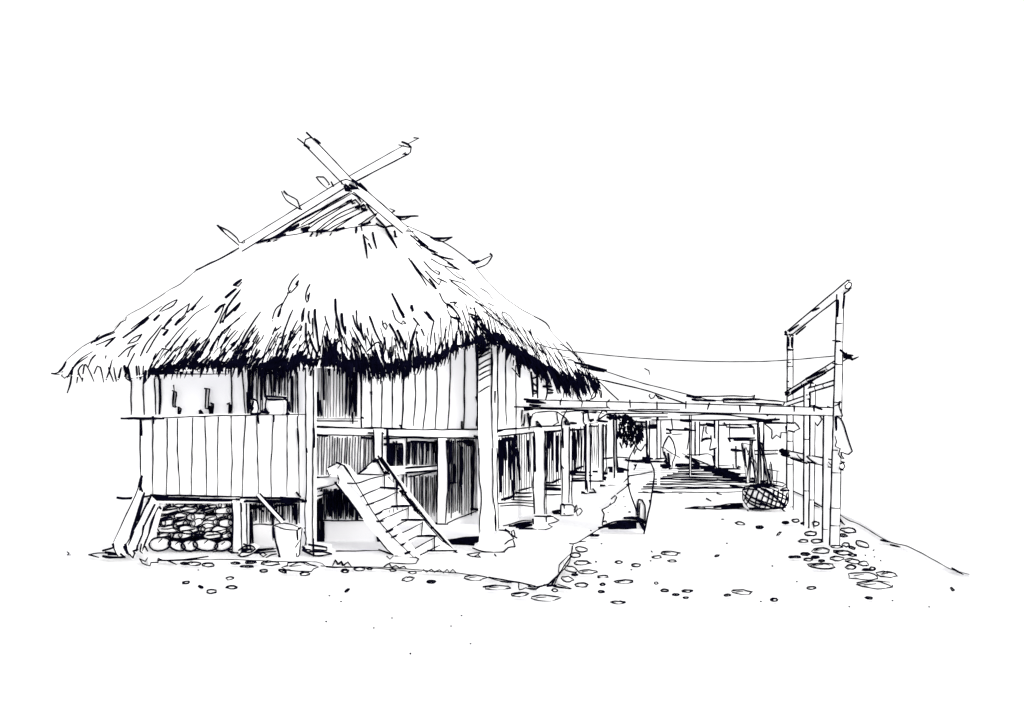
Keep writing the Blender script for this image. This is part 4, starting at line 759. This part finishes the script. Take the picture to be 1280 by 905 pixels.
# pointed sheaf far back on the path
m = M(); Z = (700, 470, 6.033); m.lathe(at(836.5, 584, 36), [(.2, 0), (.26, .35), (.27, .55), (.2, .8), (.08, 1.08), (.01, 1.2)], n=16)
m.tr("*1.8 820,450 790,500 775,550 785,600; *2 820,450 855,500 870,590 850,650 845,695; *3 800,400 845,410; *3.4 800,432 840,432; *2.4 825,410 840,435; *3.4 785,570 810,670; *4 815,580 825,680; *4 795,600 805,660; *6 735,675 835,680; *7 770,680 830,685; *2.4 820,700 845,698; *4 730,665 780,675; *5 785,640 830,670; *1.2 735,525 800,550; *1.2 800,555 905,615", 35.6, Z)
tag(m.build('straw_sheaf'), 'small pointed straw sheaf standing at the far end of the path', 'sheaf')
# low black troughs and rails far left of path
m = M(); m.slab([(752, 573), (830, 574), (828, 580), (755, 579)], 26.03, .4); m.rect(757, 579, 760, 607, 26.05, .1); m.rect(822, 579, 825, 607, 26.05, .1)
m.tr("*3.4 490,630 540,640 680,640; *5 540,640 640,645; *5 620,625 680,640; *3 620,615 700,625; *2.4 680,645 780,648; *2 720,625 790,622; *5 640,650 690,652; *2 230,620 330,622 440,612 520,620; *1.8 205,645 320,648; *1.6 230,680 330,685; *3 360,690 440,700 520,715; *6 370,715 480,720; *5 300,735 360,735; *6 310,760 350,770; *3.4 270,775 350,785; *1.5 430,620 440,700; *4 440,700 520,712; *1.6 350,690 330,760; *2 560,680 575,665 560,710; *1.5 440,690 500,700", 26, Z)
tag(m.build('low_bench'), 'low dark bench beyond the side stilts at the end of the yard', 'bench')

# ------------------------------------------------------------------ woven basket with sticks
m = M(); YK = 19.5; kb = at(958, 636, YK)
m.lathe(kb, [(25*YK/F, 0), (28*YK/F, .05), (30*YK/F, .2), (29*YK/F, .36), (26*YK/F, .43)], n=32); KB = BV(m, YK-.4)
Z = (900, 560, 6.467)
m.tr("""*1.6 185,330 188,420 215,460 240,490; *5 195,320 330,310 400,320; *5 240,305 420,305; *4 190,335 240,325; *1.5 380,265 480,275 530,295 500,315; *1.6 205,285 300,270 400,262; *4 240,490 400,495; *3.4 400,490 530,480; *1.6 500,330 540,320 560,345; *3 490,340 560,345; *1.6 555,350 550,440 520,480;
*2 280,320 245,400 215,450; 330,320 300,380 280,480; 370,330 345,400 315,490; 400,330 395,400 360,490; 440,320 430,400 405,490; 470,330 470,400 440,490; 510,340 505,400 480,490; 540,370 530,430 510,490; 230,330 205,390 195,430;
*2 200,350 230,380 330,440 400,470; 185,370 250,430 380,470 470,490; 215,330 300,340 360,385 450,430 530,450; 290,320 380,340 460,390 545,420; 200,400 240,450 320,480; 360,320 440,340 550,400; 330,330 420,380 540,470; 260,400 340,430 440,470 500,480; 
*1.8 545,360 535,400 550,440 525,480; *1.6 545,400 555,430; *3.4 380,300 470,330; *5 270,310 300,330; *3.4 480,430 530,480; *2 220,500 245,530; *2 295,515 360,535 440,535; *3 420,525 455,535; *2 415,545 440,578; *1.6 300,525 330,515 400,525; *2 485,520 480,590; *1.8 490,520 510,550 485,565; *2.4 500,490 530,520""", KB, Z, w=1.8)
tag(m.build('woven_basket'), 'large round open weave basket on the ground by the bamboo frame', 'basket')
Z = (840, 470, 5.325)
sticks = [("*3 465,445 480,530 495,610; *1.6 465,445 530,460; *3 485,480 490,600", (928, 555), (935, 603), 'leftmost bent stick standing in the woven basket'),
 ("*2.4 520,430 515,560 495,700; *2.6 540,420 525,560 515,700", (939, 552), (935, 603), 'second stick from left in the woven basket'),
 ("*2.4 530,430 540,560 565,720; *2 490,470 540,600 555,720; *2 525,550 560,580 545,720", (941, 560), (946, 604), 'short crooked stick in the middle of the basket'),
 ("*2.6 570,340 575,500 575,720; *3 580,340 590,560 600,720; *2 610,330 605,500 625,700", (948, 534), (949, 604), 'tallest stick in the woven basket'),
 ("*2.4 585,440 610,560 640,720; *2.4 600,450 630,600 650,700; *3 590,440 610,470", (951, 555), (961, 604), 'right leaning stick beside the tallest one'),
 ("*2.4 655,570 665,640 665,720; *2 635,620 715,632; *2 640,620 655,680; *2 700,632 695,720; *2.4 640,630 660,720", (963, 580), (965, 604), 'short forked stick at the right of the basket')]
for txt, a, b, lab in sticks:
    m = M(.72); m.pole((a[0], a[1], YK), (b[0], b[1], YK), 2.2, 2.2, cap=False, w=.9); m.tr(txt, YK-.03, Z); tag(m.build('stick'), lab, 'stick', 'sticks standing in the woven basket')

# ------------------------------------------------------------------ loose stones
def pebble(cx, cy, w_, h_, lab, grp, fill=False, rot=0, z=(0, 0, 1), onT=False):
    ox, oy, q = z; cx = ox+cx/q; cy = oy+cy/q; w_ /= q; h_ /= q
    zz = 0 if onT else -.04; Y = DT(cy+h_*.72+2.0, zz); m = M(1.22); hw = max(w_, 3)*.5; hh = max(h_, 2.2)*.5
    c_ = at(cx, cy, Y)
    m.blob(c_, hw*.88*Y/F, hw*.6*Y/F, max(.004, hh*.8*Y/F), rot, mi=INK if fill and w_ <= 5 else PAPER, n=12, k=6, jit=.1)
    if not fill or w_ > 5:
        k = 12; s0 = rnd(0, 6.28); pts = []
        for i in range(k+2):
            a = s0+i/k*2*math.pi; jr = 1+rnd(-.2, .2); x, y = hw*math.cos(a)*jr, hh*math.sin(a)*jr
            pts.append((cx+x*math.cos(rot)+y*math.sin(rot), cy-x*math.sin(rot)+y*math.cos(rot)))
        m.st(pts, Y-hw*.3*Y/F, rnd(1.4, 1.9), taper=.3, wob=.2)
        if fill:
            nq = max(2, int(w_/2.4))
            for q in range(nq):
                xx = -hw*.75+hw*1.5*q/(nq-1); m.st([(cx+xx-1, cy+hh*.6-xx*math.sin(rot)), (cx+xx+1.5, cy-hh*.6-xx*math.sin(rot))], Y-hw*.75*Y/F, rnd(1.1, 1.8), taper=.2)
        elif random.random() < .5: m.st([(cx-hw*rnd(.4, 1.1), cy+hh*rnd(-.6, .2)), (cx, cy-hh*1.05), (cx+hw*rnd(.5, 1.2), cy-hh*rnd(0, .7))], Y-hw*.4*Y/F, 1.1)
        if w_ > 22: m.st([(cx-hw*.6, cy-hh*.1), (cx+hw*.1, cy-hh*.35)], Y-hw*.75*Y/F, 1.1)
    tag(m.build('loose_stone'), lab, 'stone', grp)
def cluster(z, lab, grp, items, onT=False):
    for it in items:
        cx, cy, w_, h_ = it[:4]; fl = len(it) > 4 and it[4]; rot = it[5] if len(it) > 5 else 0; own = it[6] if len(it) > 6 else None
        pebble(cx, cy, w_, h_, own or (lab % ('small solid black chip' if fl else 'pale outlined flat stone')), grp+(' (black)' if fl and not own else ''), fl, rot, z)
cluster((150, 660, 4.267), '%s in the strip below the firewood and bucket', 'stones along the front edge of the terrace',
 [(395, 190, 75, 18, 0, 0, 'long pale stone at the terrace edge below the firewood'), (472, 197, 60, 18), (345, 190, 40, 10, 1), (615, 187, 50, 12, 1), (695, 182, 60, 14, 1), (675, 205, 70, 10, 1), (800, 188, 95, 24, 0, 0, 'white oval stone just left below the bucket'), (960, 208, 175, 48, 0, -.03, 'largest white oval stone, just below and right of the bucket'),
  (765, 228, 42, 12, 0), (868, 230, 40, 13, 1, -.3), (985, 245, 55, 18, 0, .0), (1200, 228, 38, 18), (418, 224, 10, 3, 1)])
cluster((150, 660, 4.267), '%s lying on the open ground below the firewood stack', 'scattered stones on the open ground at left',
 [(352, 290, 38, 12, 0, .1), (430, 314, 26, 8, 1, -.4), (488, 338, 50, 20, 0, .0, 'largest of the scattered stones at lower left'), (586, 268, 40, 16, 0, .15), (598, 316, 60, 14, 0, 0)])
cluster((400, 660, 4.267), '%s below the staircase along the terrace edge', 'stones below the staircase',
 [(208, 219, 55, 18, 0), (265, 217, 30, 5, 1), (132, 232, 36, 14), (388, 224, 34, 12), (495, 238, 45, 13, 0), (470, 273, 62, 22, 0, .1, 'dark rimmed oval stone below the foot of the stairs'), (595, 287, 44, 14, 1, .05), (830, 266, 110, 26, 0, 0, 'oval stone with a crack on the terrace edge between stairs and corner'),
  (945, 317, 145, 22, 0, 0, 'long thin stone left of the terrace corner'), (1065, 354, 100, 20, 0, .05, 'flat wedge stone below the terrace corner'), (1200, 373, 155, 30, 0, -.05, 'longest flat stone, lowest at the terrace corner')])
cluster((400, 660, 4.267), '%s on the empty foreground', 'tiny chips on the empty foreground',
 [(112, 392, 9, 6, 1), (145, 332, 24, 5, 1, .6), (33, 499, 8, 11, 1), (287, 533, 7, 10, 1), (384, 480, 6, 7, 1), (755, 467, 9, 7, 1), (699, 523, 11, 9, 1), (803, 617, 9, 9, 1), (482, 670, 10, 14, 1, -.6), (-1480+1530+0, 361-361+361, 1, 1, 1)])
cluster((660, 640, 3.765), '%s beside the curved kerb right of the terrace corner', 'stones beside the curved kerb',
 [(250, 176, 55, 26, 0, -.1), (225, 203, 50, 22), (251, 239, 80, 18, 0), (203, 268, 58, 26, 0, -.2), (281, 281, 85, 18), (219, 295, 30, 7, 1), (185, 316, 55, 24, 0, -.1), (252, 343, 60, 20, 0), (352, 304, 54, 12), (125, 368, 28, 14), (350, 340, 22, 10), (345, 375, 28, 9), (320, 234, 7, 12, 1), (346, 149, 9, 7, 1), (313, 110, 44, 8, 1), (296, 88, 5, 9, 1)])
cluster((660, 640, 3.765), '%s scattered in the middle of the path', 'stones in the middle of the path',
 [(428, 236, 34, 12), (510, 250, 40, 14), (486, 272, 5, 4, 1), (453, 327, 85, 16, 0, 0, 'long flat stone lying in the middle of the path'), (424, 425, 68, 11, 0, 0, 'thin stone lowest in the middle of the path'), (603, 334, 18, 11), (643, 369, 30, 12), (695, 389, 34, 9, 1), (750, 372, 48, 11), (742, 404, 25, 8), (667, 194, 88, 18, 0, -.08, 'long wedge shaped stone below the bent withy'),
  (605, 212, 45, 12), (677, 230, 42, 9), (582, 186, 16, 6, 1, -.8), (577, 230, 5, 4, 1), (936, 147, 13, 8, 1), (889, 206, 20, 9, 1, .3), (916, 34, 18, 5, 1), (998, 54, 45, 14, 0, -.1), (1089, 71, 34, 11, 1), (1008, 377, 95, 20, 0, -.08, 'large leaf shaped stone in the lower right of the path'), (938, 391, 32, 9, 1), (1159, 413, 32, 12), (1096, 421, 6, 5, 1), (1150, 254, 7, 10, 1), (1180, 102, 22, 7, 1, .8), (1211, 50, 28, 9, 1), (1265, 328, 5, 4, 1)])
cluster((960, 620, 4.741), '%s on the stony strip at the foot of the bamboo poles', 'stones at the foot of the bamboo poles',
 [(103, 158, 34, 12, 1), (163, 145, 42, 18), (283, 165, 38, 26), (253, 222, 65, 28, 0, 0), (210, 267, 55, 16), (285, 266, 75, 22), (215, 163, 40, 10), (313, 324, 112, 32, 0, 0, 'oval stone just left below the nearest bamboo pole'), (440, 335, 105, 26, 0, -.1), (477, 203, 85, 32, 0, -.05, 'pale stone right of the nearest bamboo pole'), (446, 234, 50, 18, 1, -.2), (463, 288, 42, 24), (498, 306, 40, 14, 1, -.2), (562, 286, 80, 32, 0, -.25, 'tilted oval stone apart on the right of the poles'),
  (500, 350, 50, 12), (220, 344, 55, 16, 1), (280, 361, 44, 12, 1), (238, 377, 56, 14), (318, 383, 34, 10, 1), (408, 370, 80, 26), (316, 413, 160, 30, 0, -.04, 'long flat stone at the lower left of the stony strip'), (503, 386, 90, 26, 0, -.1), (565, 400, 60, 26, 0, -.1), (490, 421, 60, 26, 0, .15), (620, 431, 34, 20), (590, 437, 60, 6, 1), (155, 361, 80, 10, 1), (405, 300, 70, 14)])
cluster((960, 620, 4.741), '%s near the lower right end of the stony strip', 'stones at the lower right end',
 [(560, 475, 165, 42, 0, -.05, 'big oval stone near the end of the stony strip'), (705, 465, 110, 36, 0, -.12, 'oval stone furthest right on the stony strip'), (630, 527, 205, 42, 0, -.04, 'longest and lowest stone of the stony strip'), (598, 604, 45, 12, 1, -.1), (257, 545, 52, 14), (38, 615, 36, 14), (26, 415, 10, 9, 1), (171, 508, 6, 4, 1), (482, 656, 9, 10, 1), (738, 620, 9, 10, 1), (955, 657, 10, 9, 1), (1091, 551, 24, 9, 1, -1.0), (577, 351, 14, 9, 1, -.8), (626, 321, 16, 8, 1, .7), (631, 361, 9, 8, 1), (668, 383, 14, 9, 1, -.8), (63, 223, 22, 7, 1, .8), (1190, 458, 10, 9, 1)])
for o in bpy.data.objects:
    if '_o' in o: del o['_o']
